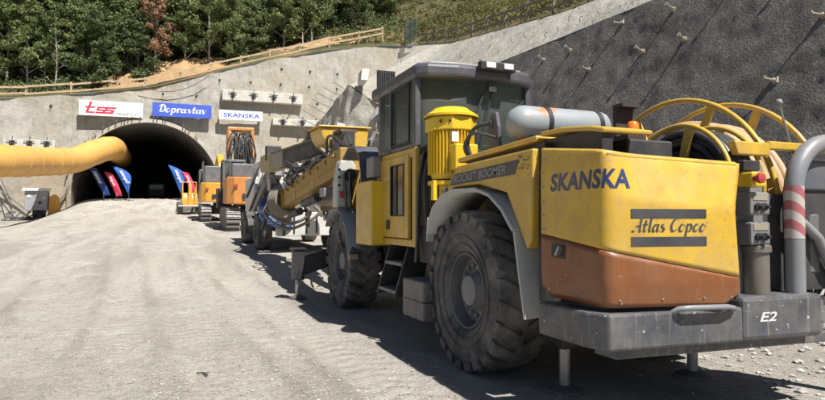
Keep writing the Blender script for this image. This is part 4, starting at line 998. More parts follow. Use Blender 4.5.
# --- yellow electric motor standing behind the cab
XF[0] = MOTOR
mc = Vector((2.80, 5.56, 0)); Z0 = 1.72
mot = part('electric_motor', MB().lathe([(1.72,0.0),(1.72,0.20),(1.76,0.215),(2.22,0.215),(2.23,0.0)], mc, 'Z', 32), M['yellowhot'], rig, smooth=30)
mb = MB()
for i in range(40):
    a = 2*math.pi*i/40; d = Vector((math.cos(a), math.sin(a), 0)); mb.beam(mc+d*0.225+Vector((0,0,1.77)), mc+d*0.225+Vector((0,0,2.21)), 0.010, 0.045, d)
part('cooling_fin', mb, M['yellowhot'], mot)
part('motor_cowl', MB().lathe([(2.215,0.235),(2.215,0.275),(2.35,0.275),(2.36,0.262)], mc, 'Z', 8, R(22.5), R(382.5)), M['yellowhot'], mot, bevel=0.01)
part('motor_cap', MB().lathe([(2.36,0.29),(2.385,0.29),(2.44,0.20),(2.46,0.18),(2.462,0.0)], mc, 'Z', 24), M['yellowhot'], mot, smooth=25)
for a in (-118, -140): d = Vector((math.cos(R(a)), math.sin(R(a)), 0)); part('cowl_hole', MB().ball(mc+d*0.262+Vector((0,0,2.30)), 0.016), M['black'], mot)
part('terminal_box', MB().box((2.68,5.22,1.80),(2.94,5.36,2.06)), M['yellowhot'], mot, bevel=0.015)
part('name_plate', MB().box((2.69,5.316,2.09),(2.77,5.322,2.19)), M['signwhite'], mot)
part('motor_flange', MB().lathe([(1.66,0.10),(1.66,0.25),(1.70,0.25),(1.70,0.10)], mc, 'Z', 24), M['yellowhot'], mot, smooth=30)
part('motor_foot', MB().lathe([(1.2,0.13),(1.658,0.13)], mc, 'Z', 20).box((2.52,5.40,1.50),(2.56,5.46,1.70)), M['yellowhot'], mot, smooth=30)
part('meter_box', MB().box((2.60,5.30,1.50),(2.74,5.38,1.62)), M['greybox'], mot, bevel=0.01); part('meter_dial', MB().lathe([(0,0.0),(0,0.035),(0.005,0.035)], (2.655,5.296,1.56), 'Y', 14), M['paneblack'], mot)
# hydraulic lines between cab and motor
mb = MB()
for i in range(13):
    x = 2.52+0.3*rnd.random(); y = 5.72+0.16*rnd.random(); z1 = 1.9+0.25*rnd.random()
    mb.tube(spline([(x+0.05,y,z1),(x-0.03,y-0.03,z1-0.35),(x+rnd.uniform(-.03,.03),y,1.2),(x+rnd.uniform(-.05,.05),y+0.03,0.85)]), 0.016, 6)
part('hose_bundle', mb, M['hose'], rig, smooth=60)
part('pump_block', MB().box((2.56,5.34,0.85),(3.1,5.85,1.24)), M['dark'], rig, bevel=0.02)
part('valve_filler_block', MB().box((3.1,5.2,1.1),(4.4,5.88,1.95)), M['dark'], rig, bevel=0.02)  # dark filler box, added to block light through the rig's hidden middle
# --- cab
XF[0] = CAB
CX0, CX1, CY0, CY1 = 2.56, 4.08, 5.94, 7.22
shell = MB()
shell.box((CX0,CY0,0.98),(CX0+0.06,CY0+0.10,2.06)); shell.box((CX0,CY1-0.10,0.98),(CX0+0.06,CY1,2.06))
shell.box((CX0+0.002,CY0+0.10,0.98),(CX0+0.05,CY1-0.10,1.06)); shell.box((CX0+0.002,CY0+0.10,1.96),(CX0+0.05,CY1-0.10,2.06))
shell.box((CX0+0.062,CY0,0.98),(CX1,CY0+0.05,1.98)); shell.box((CX0+0.062,CY1-0.05,0.98),(CX1,CY1,1.98)); shell.box((CX1-0.05,CY0+0.052,0.98),(CX1,CY1-0.052,2.0)); shell.box((CX0+0.06,CY0+0.06,0.98),(CX1-0.06,CY1-0.06,1.04))
cabp = part('cab', shell, M['yellow'], rig, bevel=0.015)
dr = part('cab_door', MB().box((CX0-0.014,6.12,1.07),(CX0+0.03,6.24,2.0)).box((CX0-0.014,6.66,1.07),(CX0+0.03,7.06,2.0)).box((CX0-0.0138,6.2405,1.07),(CX0+0.03,6.6595,1.32)).box((CX0-0.0138,6.2405,1.90),(CX0+0.03,6.6595,2.0)), M['yellow'], cabp, bevel=0.01)
part('door_pane', MB().box((CX0-0.004,6.235,1.315),(CX0+0.006,6.665,1.905)), M['paneblack'], cabp)
part('door_pane_seal', MB().tube([(CX0-0.016,6.245,1.325),(CX0-0.016,6.655,1.325),(CX0-0.016,6.655,1.895),(CX0-0.016,6.245,1.895)], 0.012, 6, closed=True), M['black'], dr)
part('pane_bar', MB().box((CX0-0.02,6.49,1.33),(CX0-0.0145,6.53,1.89)), M['black'], dr)
part('door_lock', MB().box((CX0-0.03,6.70,1.16),(CX0-0.0145,6.80,1.27)), M['black'], dr)
tri = [(6.17,1.62),(6.21,1.62),(6.19,1.67)]; part('warning_sticker', MB().prism(tri, 'X', CX0-0.017, CX0-0.0145), M['orangeled'], dr)
up = MB()
for (x, y, w) in ((CX0,CY0,0.10),(CX0,6.70,0.06),(CX0+0.02,CY1-0.09,0.09)): up.box((x,y,2.062),(x+0.07,y+w,2.80))
up.box((CX0,CY0+0.102,2.062),(CX0+0.05,CY1-0.1,2.11)); up.box((CX1-0.07,CY0,2.0),(CX1,CY0+0.10,2.8)); up.box((CX1-0.07,CY1-0.09,2.0),(CX1,CY1,2.8)); up.box((CX0+0.072,CY1-0.05,2.0),(CX1-0.072,CY1,2.08)); up.box((CX0+0.072,CY0+0.01,1.985),(CX1-0.072,CY0+0.06,2.06))
frame = part('cab_frame', up, M['navy'], cabp, bevel=0.012)
part('side_window', MB().box((CX0+0.02,6.045,2.112),(CX0+0.03,6.698,2.79)), M['glass'], cabp); part('side_window', MB().box((CX0+0.02,6.762,2.112),(CX0+0.03,7.128,2.79)), M['glass'], cabp)
part('window_trim', MB().tube([(CX0-0.006,6.10,2.13),(CX0-0.006,6.66,2.13),(CX0-0.006,6.66,2.77),(CX0-0.006,6.10,2.77)], 0.014, 6, closed=True), M['black'], cabp)
bowp = [(CX0+0.07+(CX1-CX0-0.14)*i/16, CY0+0.03-0.10*math.sin(math.pi*i/16)) for i in range(17)]
mb = MB(); mb.grid(16, 1, lambda u, v: (lambda p: (p[0], p[1], 2.06+0.74*v))(bowp[int(round(u*16))])); solid(part('rear_window', mb, M['glass'], cabp, smooth=60), 0.012)
mb = MB(); mb.box((CX1-0.03,CY0+0.10,2.0),(CX1-0.02,CY1-0.09,2.8)); part('side_window', mb, M['glass'], cabp)
mb = MB(); mb.box((CX0+0.07,CY1-0.03,2.08),(CX1-0.07,CY1-0.02,2.8)); part('front_window', mb, M['glass'], cabp)
part('cab_seat', MB().box((3.0,6.3,1.04),(3.5,6.8,1.5)).box((3.02,6.22,1.5),(3.48,6.36,2.35)), M['black'], cabp, bevel=0.05)
part('cab_console', MB().box((2.7,6.85,1.04),(3.9,7.12,1.9)), M['dark'], cabp, bevel=0.03)
ro = [(CX0-0.02,CY0-0.02),(CX0+0.10,CY0-0.12),(CX0+0.45,CY0-0.19),(CX0+1.05,CY0-0.19),(CX1-0.10,CY0-0.12),(CX1+0.03,CY0+0.02),(CX1+0.03,CY1+0.15),(CX1-0.2,CY1+0.32),(CX0+0.2,CY1+0.32),(CX0-0.02,CY1+0.18)]
roof = part('cab_roof', MB().prism(ro, 'Z', 2.795, 2.955), M['navy'], cabp, bevel=0.05, seg=3)
part('roof_top', MB().prism([(3.32+(p[0]-3.32)*0.9, 6.6+(p[1]-6.6)*0.9) for p in ro], 'Z', 2.956, 2.985), mat('dusty_roof',(0.26,0.255,0.26),0.5,dust=0.5), roof, bevel=0.012)
lb = part('lamp_bar', MB().box((3.24,5.66,2.89),(3.70,5.75,2.99)), M['black'], roof, bevel=0.015)
for x in (3.30, 3.53): part('work_lamp', MB().box((x,5.640,2.91),(x+0.125,5.659,2.975)), M['whitelamp'], lb, bevel=0.02)
mb = MB(); mb.tube([(3.42,5.82,2.78),(3.20,5.82,2.30)], 0.011, 6); mb.tube([(3.48,5.82,2.78),(3.36,5.81,2.2)], 0.009, 6); part('wiper_arm', mb, M['black'], cabp)
part('wiper_motor', MB().box((3.4,5.76,2.68),(3.5,5.80,2.79)), M['black'], cabp)
# --- left side fittings ahead of the door
bx = part('side_tank_box', MB().box((2.40,6.98,0.96),(2.84,7.62,1.76)), M['yellow'], rig, bevel=0.02)
part('sunlit_edge_strip', MB().box((2.405,6.955,0.98),(2.56,6.977,1.745)), M['yellowhot'], bx)  # brighter yellow paints the sunlight on the box's rear-facing edge
part('work_mirror', MB().box((2.44,7.02,1.80),(2.56,7.30,2.06)), M['hub'], rig, bevel=0.02); part('mirror_arm', MB().tube([(2.5,7.22,1.93),(2.58,7.22,1.93)], 0.02, 8), M['black'], rig)
stp = part('step_ladder', MB().box((2.42,6.20,0.46),(2.72,6.74,0.50)).box((2.50,6.20,0.76),(2.78,6.74,0.80)), M['exgrey'], rig, bevel=0.008)
for y in (6.165, 6.742): part('step_side', MB().prism([(2.40,0.42),(2.74,0.42),(2.84,1.0),(2.58,1.0)], 'Y', y, y+0.032), M['black'], stp)
part('tool_box', MB().box((2.44,5.46,0.27),(2.90,6.02,0.66)), mat('dusty_grey_box',(0.15,0.145,0.14),0.7,dust=0.5), rig, bevel=0.02); part('tool_box_band', MB().box((2.435,5.455,0.45),(2.905,6.025,0.462)), M['dark'], rig)
# --- front cowl, boom bearing and lamp column
XF[0] = FRONT
part('front_cowl', MB().prism([(7.42,1.45),(7.42,1.95),(7.55,2.16),(7.80,2.25),(8.2,2.24),(8.6,2.05),(8.85,1.7),(8.9,1.5)], 'X', 2.86, 4.3), mat('blue_black_paint',(0.02,0.025,0.04),0.4,dust=0.2), rig, bevel=0.03)
cowl = [(7.80,1.15),(7.72,1.52),(7.70,1.85),(7.78,2.10),(8.0,2.26),(8.3,2.28),(8.62,2.14)]
part('cowl_band', MB().strip([(2.52,p[0],p[1]) for p in cowl], (0.34,0,0), 0.03), mat('slate_band',(0.075,0.08,0.095),0.4,dust=0.25), rig, smooth=50)
lc = part('lamp_column', MB().prism([(2.46,1.40),(2.72,1.40),(2.80,1.7),(2.78,2.05),(2.68,2.17),(2.52,2.12),(2.46,1.8)], 'Y', 8.72, 8.98), M['fender'], rig, bevel=0.03)
part('lamp_oval', MB().lathe([(0,0),(0,0.10),(0.02,0.10)], (2.68,8.70,1.90), 'Y', 20), M['black'], lc)
for z in (1.98,1.86,1.74): part('lamp_hole', MB().lathe([(0,0.0),(0,0.022),(0.01,0.022)], (2.50,8.708,z), 'Y', 12), M['black'], lc)
part('red_lamp', MB().box((2.49,8.66,1.55),(2.60,8.715,1.64)), M['red'], lc, bevel=0.015)
# --- front and rear jacks
XF[0] = SAME
def jack(x, y, ztop_, outer, arm=None, mt='black', rw=0.045):
    g = ground_at(x, y).z; j = part('stabiliser_jack', MB().box((x-outer/2,y-outer/2,0.34),(x+outer/2,y+outer/2,ztop_)), M[mt], rig, bevel=0.012)
    part('jack_rod', MB().tube([(x,y,g+0.05),(x,y,0.36)], rw, 14), M['steel'], j, smooth=50)
    part('jack_foot', MB().lathe([(g-0.01,0.0),(g-0.01,0.15),(g+0.03,0.145),(g+0.06,0.06),(g+0.06,0)], (x,y,0), 'Z', 20), M['rim'], j, smooth=40)
    if arm: part('jack_arm', arm, M[mt], j, bevel=0.01)
JX, JY = 2.10, 10.35
jack(JX, JY, 0.86, 0.19, MB().prism([(JX+0.1,0.42),(3.1,0.70),(3.1,1.0),(JX+0.1,0.75)], 'Y', JY-0.07, JY+0.07))
part('jack_cap', MB().box((JX-0.12,JY-0.12,0.862),(JX+0.12,JY+0.12,0.89)), M['black'], rig)
jack(2.98, 4.05, 0.56, 0.12); jack(4.27, 3.97, 0.56, 0.12); jack(5.0, JY, 0.86, 0.19)
# --- booms, feeds and hoses at the front
XF[0] = SITE
def boom(base, tip, w, sleeve):
    base = Vector(base); tip = Vector(tip); d = (tip-base).normalized(); L_ = (tip-base).length
    o = part('boom', MB().beam(base, base+d*L_*0.62, w, w*1.05).beam(base+d*L_*0.60, tip, w*0.86, w*0.9), M['boomyel'], rig, bevel=0.02)
    for k in (0.30, 0.60, 0.86): part('boom_collar', MB().beam(base+d*L_*k, base+d*(L_*k+0.05), w*1.04, w*1.08), M['boomyel'], o, bevel=0.01)
    for k in range(9): part('boom_bolt', MB().lathe([(-0.03,0.0),(-0.03,0.035),(0.03,0.035)], base+d*L_*(0.06+0.1*k)+Vector((-w*0.52,0,0.12)), 'X', 8), M['boomyel'], o)
    part('boom_rail', MB().beam(base+d*0.2+Vector((-w*0.51,0,-0.03)), base+d*L_*0.6+Vector((-w*0.51,0,-0.03)), 0.02, 0.05), M['boomyel'], o)
    q = Vector((0,0,-w*0.85)); part('lift_cylinder', MB().tube([base+q+Vector((0,0,-0.1)), base+q+d*1.7], 0.11, 14), M['dark'], o, smooth=50); part('cylinder_rod', MB().tube([base+q+d*1.7, base+q*0.7+d*2.7], 0.05, 10), M['chrome'], o, smooth=50)
    part('boom_head', MB().lathe([(-0.34,0.0),(-0.34,0.27),(-0.18,0.35),(0.18,0.35),(0.34,0.27),(0.34,0)], tip+d*0.2, 'X', 20), mat('dusty_brown_steel',(0.20,0.16,0.11),0.7,dust=0.4), o, smooth=45)
    part('boom_head', MB().lathe([(-0.35,0.0),(-0.35,0.2),(0.30,0.2),(0.30,0)], tip+d*0.55+Vector((0.1,0,-0.12)), 'Z', 18), MATS['dusty_brown_steel'], o, smooth=45)
    return o, d
b1, d1 = boom(PX(352,160,3.0), PY(284,202,15.4), 0.42, 1)
b2, d2 = boom((4.1,9.6,2.0), (4.2,15.6,1.7), 0.40, 1)
for xx in (2.80, 3.90): part('boom_bracket', MB().box((xx,9.1,0.85),(xx+0.46,9.9,2.0)), M['boomyel'], rig, bevel=0.03)
fA = PY(349,139,11.2); fB = PY(268,163,16.6)
fe = part('drill_feed', MB().beam(fA, fB, 0.26, 0.30), M['dark'], rig, bevel=0.02)
fd_ = (fB-fA).normalized()
part('feed_rail', MB().beam(fA+Vector((0,0,0.17)), fB+Vector((0,0,0.17)), 0.34, 0.05), mat('rusty_brown_steel',(0.10,0.065,0.05),0.7,dust=0.4,rust=0.3), fe)
part('feed_sleeve', MB().beam(fA+fd_*3.7+Vector((0,0,-0.03)), fA+fd_*4.7+Vector((0,0,-0.03)), 0.34, 0.42), M['beigehose'], fe, bevel=0.02)
part('rock_drill', MB().beam(fA+fd_*1.0+Vector((0,0,0.31)), fA+fd_*2.1+Vector((0,0,0.31)), 0.24, 0.22), M['dark'], fe, bevel=0.03)
part('drill_guide', MB().beam(fA+fd_*4.9+Vector((0,0,0.22)), fA+fd_*5.1+Vector((0,0,0.22)), 0.4, 0.4), M['dark'], fe, bevel=0.03)
part('feed_sleeve', MB().beam(fA+fd_*4.72+Vector((0,0,-0.03)), fA+fd_*5.6+Vector((0,0,-0.03)), 0.36, 0.44), mat('dusty_yellow_sleeve',(0.38,0.30,0.13),0.7,dust=0.5), fe, bevel=0.02)
mb = MB()
for i in range(22):
    t = rnd.random(); p = PX(352,160,3.0).lerp(PY(290,198,15.0), t*0.8)+Vector((rnd.uniform(-.3,.3),0,0.30)); q = p + d1*rnd.uniform(1.0,2.2)+Vector((rnd.uniform(-.2,.2),0,rnd.uniform(-.1,.1)))
    m = p.lerp(q,0.5)+Vector((rnd.uniform(-.25,.25),0,rnd.uniform(-.25,.35))); mb.tube(spline([p, p.lerp(m,0.6)+Vector((0,0,0.08)), m, q.lerp(m,0.5)+Vector((0,0,0.03)), q]), 0.028, 6)
part('hose_bundle', mb, M['hose'], rig, smooth=60)
mb = MB(); tp = PY(284,202,15.4)
for i in range(2):
    a = tp+Vector((-0.25-0.05*i,0.2,0.15-0.12*i)); b_ = tp+Vector((0.45+0.22*i,-0.5,-0.10)); mb.tube(spline([a, a+Vector((-0.15,0,-0.35)), tp+Vector((0.1,-0.1,-0.55-0.14*i)), b_+Vector((0.1,0,-0.22)), b_]), 0.04, 8)
for i in range(5):
    cc_ = tp - d1*(0.10+0.13*i); pts_, u_, w_2 = ring3(cc_, 0.40-0.02*i, d1, 28); mb.tube(pts_, 0.05, 7, closed=True)
part('looped_hose', mb, mat('dusty_dark_hose',(0.17,0.145,0.11),0.7,dust=0.45), rig, smooth=60)
# more lines and fittings crowding the boom
rb = random.Random(41)
for k, (mt, n, rad) in enumerate((('hose', 26, 0.024), ('beigehose', 6, 0.03), ('bluehose', 4, 0.026))):
    mb = MB()
    for i in range(n):
        t0 = rb.random()*0.75; p = Vector((rb.uniform(2.75,3.6), 9.8+6.0*t0, 2.35-0.55*t0+rb.uniform(-.15,.25))); q = p + Vector((rb.uniform(-.35,.35), rb.uniform(0.7,1.6), rb.uniform(-.45,.15)))
        m = p.lerp(q,0.5)+Vector((rb.uniform(-.35,.1),0,rb.uniform(-.5,.3))); mb.tube(spline([p, m, q]), rad, 6)
    part('hose_bundle', mb, M[mt], rig, smooth=60)
for (x, y, z, w, mt) in ((2.85,12.2,2.15,0.22,'dark'),(3.3,13.4,2.05,0.26,'exgrey'),(2.8,14.6,1.75,0.2,'white'),(3.5,11.2,2.3,0.3,'dark'),(3.2,15.2,2.1,0.24,'beigehose'),(2.62,10.1,1.55,0.2,'greybox')):
    part('valve_box', MB().box((x,y,z),(x+w,y+w*1.4,z+w*0.8)), M[mt], rig, bevel=0.02)
for (p, q) in (((2.75,11.0,1.55),(2.7,12.6,1.35)),((3.45,11.5,1.7),(3.4,13.2,1.6)),((2.9,13.2,1.25),(2.85,14.6,1.1))):
    cy = part('tilt_cylinder', MB().tube([p, Vector(p).lerp(Vector(q),0.62)], 0.085, 12), M['dark'], rig, smooth=50); part('cylinder_rod', MB().tube([Vector(p).lerp(Vector(q),0.6), q], 0.04, 10), M['chrome'], cy, smooth=50)
# tub of the service platform above the boom
tb = [(2.94,2.95),(2.95,2.84),(2.99,2.73),(3.06,2.63),(3.16,2.55),(3.28,2.50),(3.42,2.47),(3.90,2.46),(3.96,2.95)]
tub = part('platform_tub', MB().prism(tb, 'Y', 11.6, 12.5), M['yellow'], rig, bevel=0.04); part('tub_rim', MB().box((2.90,11.56,2.952),(4.0,12.54,2.985)), M['yellow'], tub, bevel=0.01)
part('tub_arm', MB().beam((3.6,9.7,1.9),(3.6,11.9,2.5),0.2,0.25), M['boomyel'], tub)
mb = MB()
for i in range(16):
    x = 2.62+0.5*rnd.random(); y = 8.95+0.9*rnd.random(); mb.tube(spline([(x,y,1.75+0.2*rnd.random()),(x+0.05,y+0.05,1.3),(x+rnd.uniform(-.1,.1),y+rnd.uniform(-.1,.3),0.9),(x+0.15,y+0.1,0.65)]), 0.022, 6)
part('hose_bundle', mb, M['hose'], rig, smooth=60)
XF[0] = SITE
# ------------------------------------------------------------------ signs on the portal
def sign(name, px0, px1, py0, py1, mat_, label):
    a = PY(px0, py0, 58.55); c = PY(px1, py1, 58.55); t = thing(name, ((a.x+c.x)/2, 58.6, c.z), label, 'sign')
    part('board', MB().box((a.x,58.56,c.z),(c.x,58.74,a.z)), mat_, t, bevel=0.01)
    part('frame', MB().box((a.x+0.1,58.745,c.z+0.1),(a.x+0.2,59.2,a.z-0.1)).box((c.x-0.2,58.745,c.z+0.1),(c.x-0.1,59.2,a.z-0.1)), M['dark'], t)
    return t, a, c
def sign_text(t, a, c, vf, u0, u1, v0, v1, mat_):
    w = c.x-a.x; h = a.z-c.z; vs, fs = fit(vf, w*(u1-u0), h*(v1-v0)); mb = MB()
    mb.v = [Vector((a.x+w*u0+v.x, 58.553-v.z, c.z+h*v0+v.y)) for v in vs]; mb.f = list(fs); part('lettering', mb, mat_, t, fix=False)
t, a, c = sign('sign_board', 77, 141.5, 99, 117.5, M['signwhite'], 'white sign with red slanted tss letters above the tunnel mouth')
slab = []
def bar(x0, y0, x1, y1): slab.append([(x0+y0*0.35,y0),(x1+y0*0.35,y0),(x1+y1*0.35,y1),(x0+y1*0.35,y1)])
bar(0.32,0.0,0.62,1.75); bar(0.0,0.78,1.25,1.03); bar(0.62,0.0,1.45,0.25)                       # t
for o in (1.55, 2.62):
    bar(o,0.0,o+1.2,0.25); bar(o+0.9,0.25,o+1.2,0.40); bar(o,0.40,o+1.2,0.63); bar(o,0.63,o+0.3,0.78); bar(o,0.78,o+1.35,1.03)
vs = []; fs = []
for i, q in enumerate(slab): fs.append(tuple(range(len(vs), len(vs)+4))); vs += [Vector((p[0],p[1],i*0.0004)) for p in q]
sign_text(t, a, c, (vs, fs), 0.09, 0.58, 0.16, 0.92, M['signred'])
sign_text(t, a, c, font_mesh('GRADE  a. s.', 0.02), 0.58, 0.90, 0.12, 0.24, M['dark'])
t, a, c = sign('sign_board', 151, 210.5, 101.5, 118.5, M['signblue'], 'blue sign with white script lettering above the tunnel mouth')
sign_text(t, a, c, cursive('Doprastav', 0.16, 25, 0.16, 0.15), 0.10, 0.91, 0.12, 0.90, M['signwhite'])
t, a, c = sign('sign_board', 218, 262, 109, 121, M['signwhite'], 'small white sign with blue block letters under the concrete beam')
sign_text(t, a, c, font_mesh('SKANSKA', 0.022, 0.0), 0.10, 0.93, 0.27, 0.72, M['signblue'])

# ------------------------------------------------------------------ ventilation duct
dp = [(-26,27.5,3.6),(-17,35.5,3.7),(-12.5,40.3,3.82)] ; dpts = [Vector(p) for p in dp] + [Vector((-9.05,44.0,3.92)), Vector((-7.6,49.2,4.22)), Vector((-6.25,53.7,4.6)), Vector((-5.0,55.6,5.35)), Vector((-4.15,57.1,5.85)), Vector((-3.75,59.0,6.05)), Vector((-3.7,62,6.1)), Vector((-3.7,74,6.1))]
sm = []
for i in range(len(dpts)-1):
    p0 = dpts[max(i-1,0)]; p1 = dpts[i]; p2 = dpts[i+1]; p3 = dpts[min(i+2,len(dpts)-1)]; n = max(6, int((p2-p1).length/0.22))
    for j in range(n):
        u = j/n; sm.append(0.5*((2*p1)+(p2-p0)*u+(2*p0-5*p1+4*p2-p3)*u*u+(3*p1-p0-3*p2+p3)*u**3))
ln = 0; rs = []
for i, p in enumerate(sm):
    if i: ln += (p-sm[i-1]).length
    k = (ln % 1.55)/1.55; rs.append(1.0 + 0.016*abs(math.sin(math.pi*k))**0.4 + 0.012*nz3(p.x,p.y,p.z,0.7,3) + 0.007*nz3(p.x,p.y,p.z,3,3))
dt_ = thing('ventilation_duct', (-9,44,0), 'thick orange fabric ventilation duct running into the tunnel mouth', 'duct')
part('duct_hose', MB().tube(sm, rs, 32, cap=False), M['duct'], dt_, smooth=60)
for i in range(0, len(sm)-4, 7):
    if sm[i].y > 60: break
    d = (sm[i+1]-sm[i]).normalized(); u = d.orthogonal().normalized(); w = d.cross(u); part('duct_band', MB().tube([sm[i]+(u*math.cos(a)+w*math.sin(a))*(rs[i]+0.004) for a in [2*math.pi*k/36 for k in range(36)]], 0.02, 5, closed=True), M['duct'], dt_)
fan = part('duct_fan', MB().tube([(-26.2,27.3,3.6),(-28,25.7,3.6)], 1.1, 28).box((-28.2,24.9,-0.3),(-27.6,27,3.2)).box((-26.9,25.9,-0.3),(-26.3,28,3.2)), M['exgrey'], dt_, smooth=40)

# ------------------------------------------------------------------ beach flags at the tunnel mouth
def flag(px, pyb, pyt, w, mat_, shape, lean, label, txt, Y=57.6):
    base = PY(px, pyb, Y); g = gz(base.x, Y); base.z = g; h = PY(px, pyt, Y).z - g
    t = thing('beach_flag', base, label, 'flag', 'promotional flags at the tunnel mouth')
    part('flag_pole', MB().tube([base, base+Vector((lean*0.15,0,h*0.5)), base+Vector((lean*0.7,0,h*0.97))], 0.03, 6), M['dark'], t)
    mb = MB(); nv = 16
    def edge(v):
        if shape == 'tear': r = math.sin(math.pi*min(0.02+v*0.98,1)**1.9)**0.75; return r*w*1.0, lean*(0.15+0.85*v)
        return (w*(0.75+0.25*math.sin(v*3)) if v < 0.93 else w*(1-v)/0.07*0.9+0.02), lean*(0.15+0.85*v)
    def fn(u, v):
        ww, lx = edge(v); s = -1 if lean < 0 else 1
        x = lx - lean*0.15*(1-v) + (ww*u)*(1 if lean < 0 else -1)*1.0
        return base + Vector((x, 0.05*math.sin(u*4+v*5)-0.04, h*(0.14+0.86*v)))
    mb.grid(6, nv, fn); o = part('flag_cloth', mb, mat_, t, smooth=60); solid(o, 0.012)
    vs, fs = fit(font_mesh(txt, 0.02, 0.0), h*0.42, w*0.42); mb = MB()
    for p in vs:
        v = 0.42 + p.x/h; ww, lx = edge(v); mb.v.append(base + Vector((lx - lean*0.15*(1-v) + (w*0.22+p.y)*(1 if lean < 0 else -1)*(-1 if lean > 0 else 1), -0.12-0.05, h*(0.14+0.86*v))))
    mb.f = list(fs); part('lettering', mb, M['signwhite'], o, fix=False)
    part('flag_foot', MB().beam(base+Vector((-0.4,0,0.03)), base+Vector((0.4,0,0.03)), 0.1, 0.05).beam(base+Vector((0,-0.4,0.03)), base+Vector((0,0.4,0.03)), 0.1, 0.05), M['dark'], t)
flag(104, 200, 166.5, 0.62, M['flagnavy'], 'feather', -1.25, 'dark navy feather flag, leftmost at the tunnel mouth', 'SKANSKA')
flag(116.5, 199, 171.5, 0.58, M['flagred'], 'feather', -1.0, 'red feather flag between the two blue flags at left', 'tss grade')
flag(129, 199, 166, 1.0, M['flagblue'], 'tear', -1.35, 'blue teardrop flag right of the red one at left', 'Doprastav')
flag(181.5, 196, 165, 1.0, M['flagblue'], 'tear', -1.15, 'blue teardrop flag at the right of the tunnel mouth near the machines', 'Doprastav')
flag(192, 197, 171.5, 0.6, M['flagred'], 'feather', -0.9, 'red feather flag beside the small yellow loader', 'tss grade')

# ------------------------------------------------------------------ pump station by the left wall
a = PY(25, 219, 53.5); bx0 = a.x; gzp = gz(bx0+0.8, 53.5)
pm = thing('grout_pump', (bx0+0.8, 53.5, gzp), 'grey skid mounted grout pump with switch cabinet at the foot of the left wall', 'pump')
part('cabinet', MB().box((bx0,53.2,gzp+0.75),(bx0+1.5,54.2,gzp+2.25)), mat('pump_grey',(0.30,0.32,0.34),0.5,dust=0.3), pm, bevel=0.03)
part('cabinet_roof', MB().box((bx0-0.15,53.0,gzp+2.252),(bx0+1.6,54.4,gzp+2.36)).box((bx0-0.1,53.05,gzp+2.38),(bx0+1.55,54.35,gzp+2.46)), M['signwhite'], pm)
for i, (x, z, m) in enumerate(((0.2,1.75,'signwhite'),(0.7,1.8,'beigehose'),(1.15,1.6,'white'),(0.9,1.25,'black'))): part('gauge', MB().box((bx0+x,53.16,gzp+z),(bx0+x+0.22,53.198,gzp+z+0.18)), M[m], pm)
part('skid', MB().box((bx0-0.9,53.2,gzp+0.02),(bx0+1.9,53.35,gzp+0.25)).box((bx0-0.9,54.0,gzp+0.02),(bx0+1.9,54.15,gzp+0.25)), M['black'], pm)
part('hopper', MB().prism([(bx0+1.52,gzp+0.3),(bx0+2.35,gzp+0.3),(bx0+2.2,gzp+1.7),(bx0+1.95,gzp+2.0),(bx0+1.6,gzp+1.8)], 'Y', 53.3, 54.0), M['exyellow'], pm, bevel=0.05)
part('agitator', MB().lathe([(-0.4,0),(-0.4,0.35),(0.4,0.35),(0.4,0)], (bx0+0.9,53.7,gzp+0.5), 'X', 18), M['dark'], pm, smooth=40)
mb = MB()
for i in range(10):
    x = bx0-1.2+2.8*rnd.random(); mb.tube(spline([(x,53.1,gzp+0.7),(x-0.3,52.9,gzp+0.35),(x+rnd.uniform(-1,.6),52.7,gzp+0.08),(x+rnd.uniform(-1.2,.8),52.6,gzp+0.06)]), 0.05, 6)
part('hose', mb, M['hose'], pm, smooth=60)
sc = thing('steel_stand', (bx0-1.9, 53.4, gzp), 'dark steel frame stand left of the grout pump', 'stand')
for (p, q) in (((-2.6,0),(-2.2,2.1)),((-1.2,0),(-1.7,2.0)),((-2.6,0.1),(-1.3,1.4)),((-2.2,2.05),(-1.7,2.0)),((-2.5,0.6),(-1.4,0.7)),((-1.9,2.0),(-0.6,0.1))):
    part('bar', MB().beam((bx0+p[0],53.4,gzp+p[1]),(bx0+q[0],53.4+0.02*p[0],gzp+q[1]),0.07,0.07), M['dark'], sc)

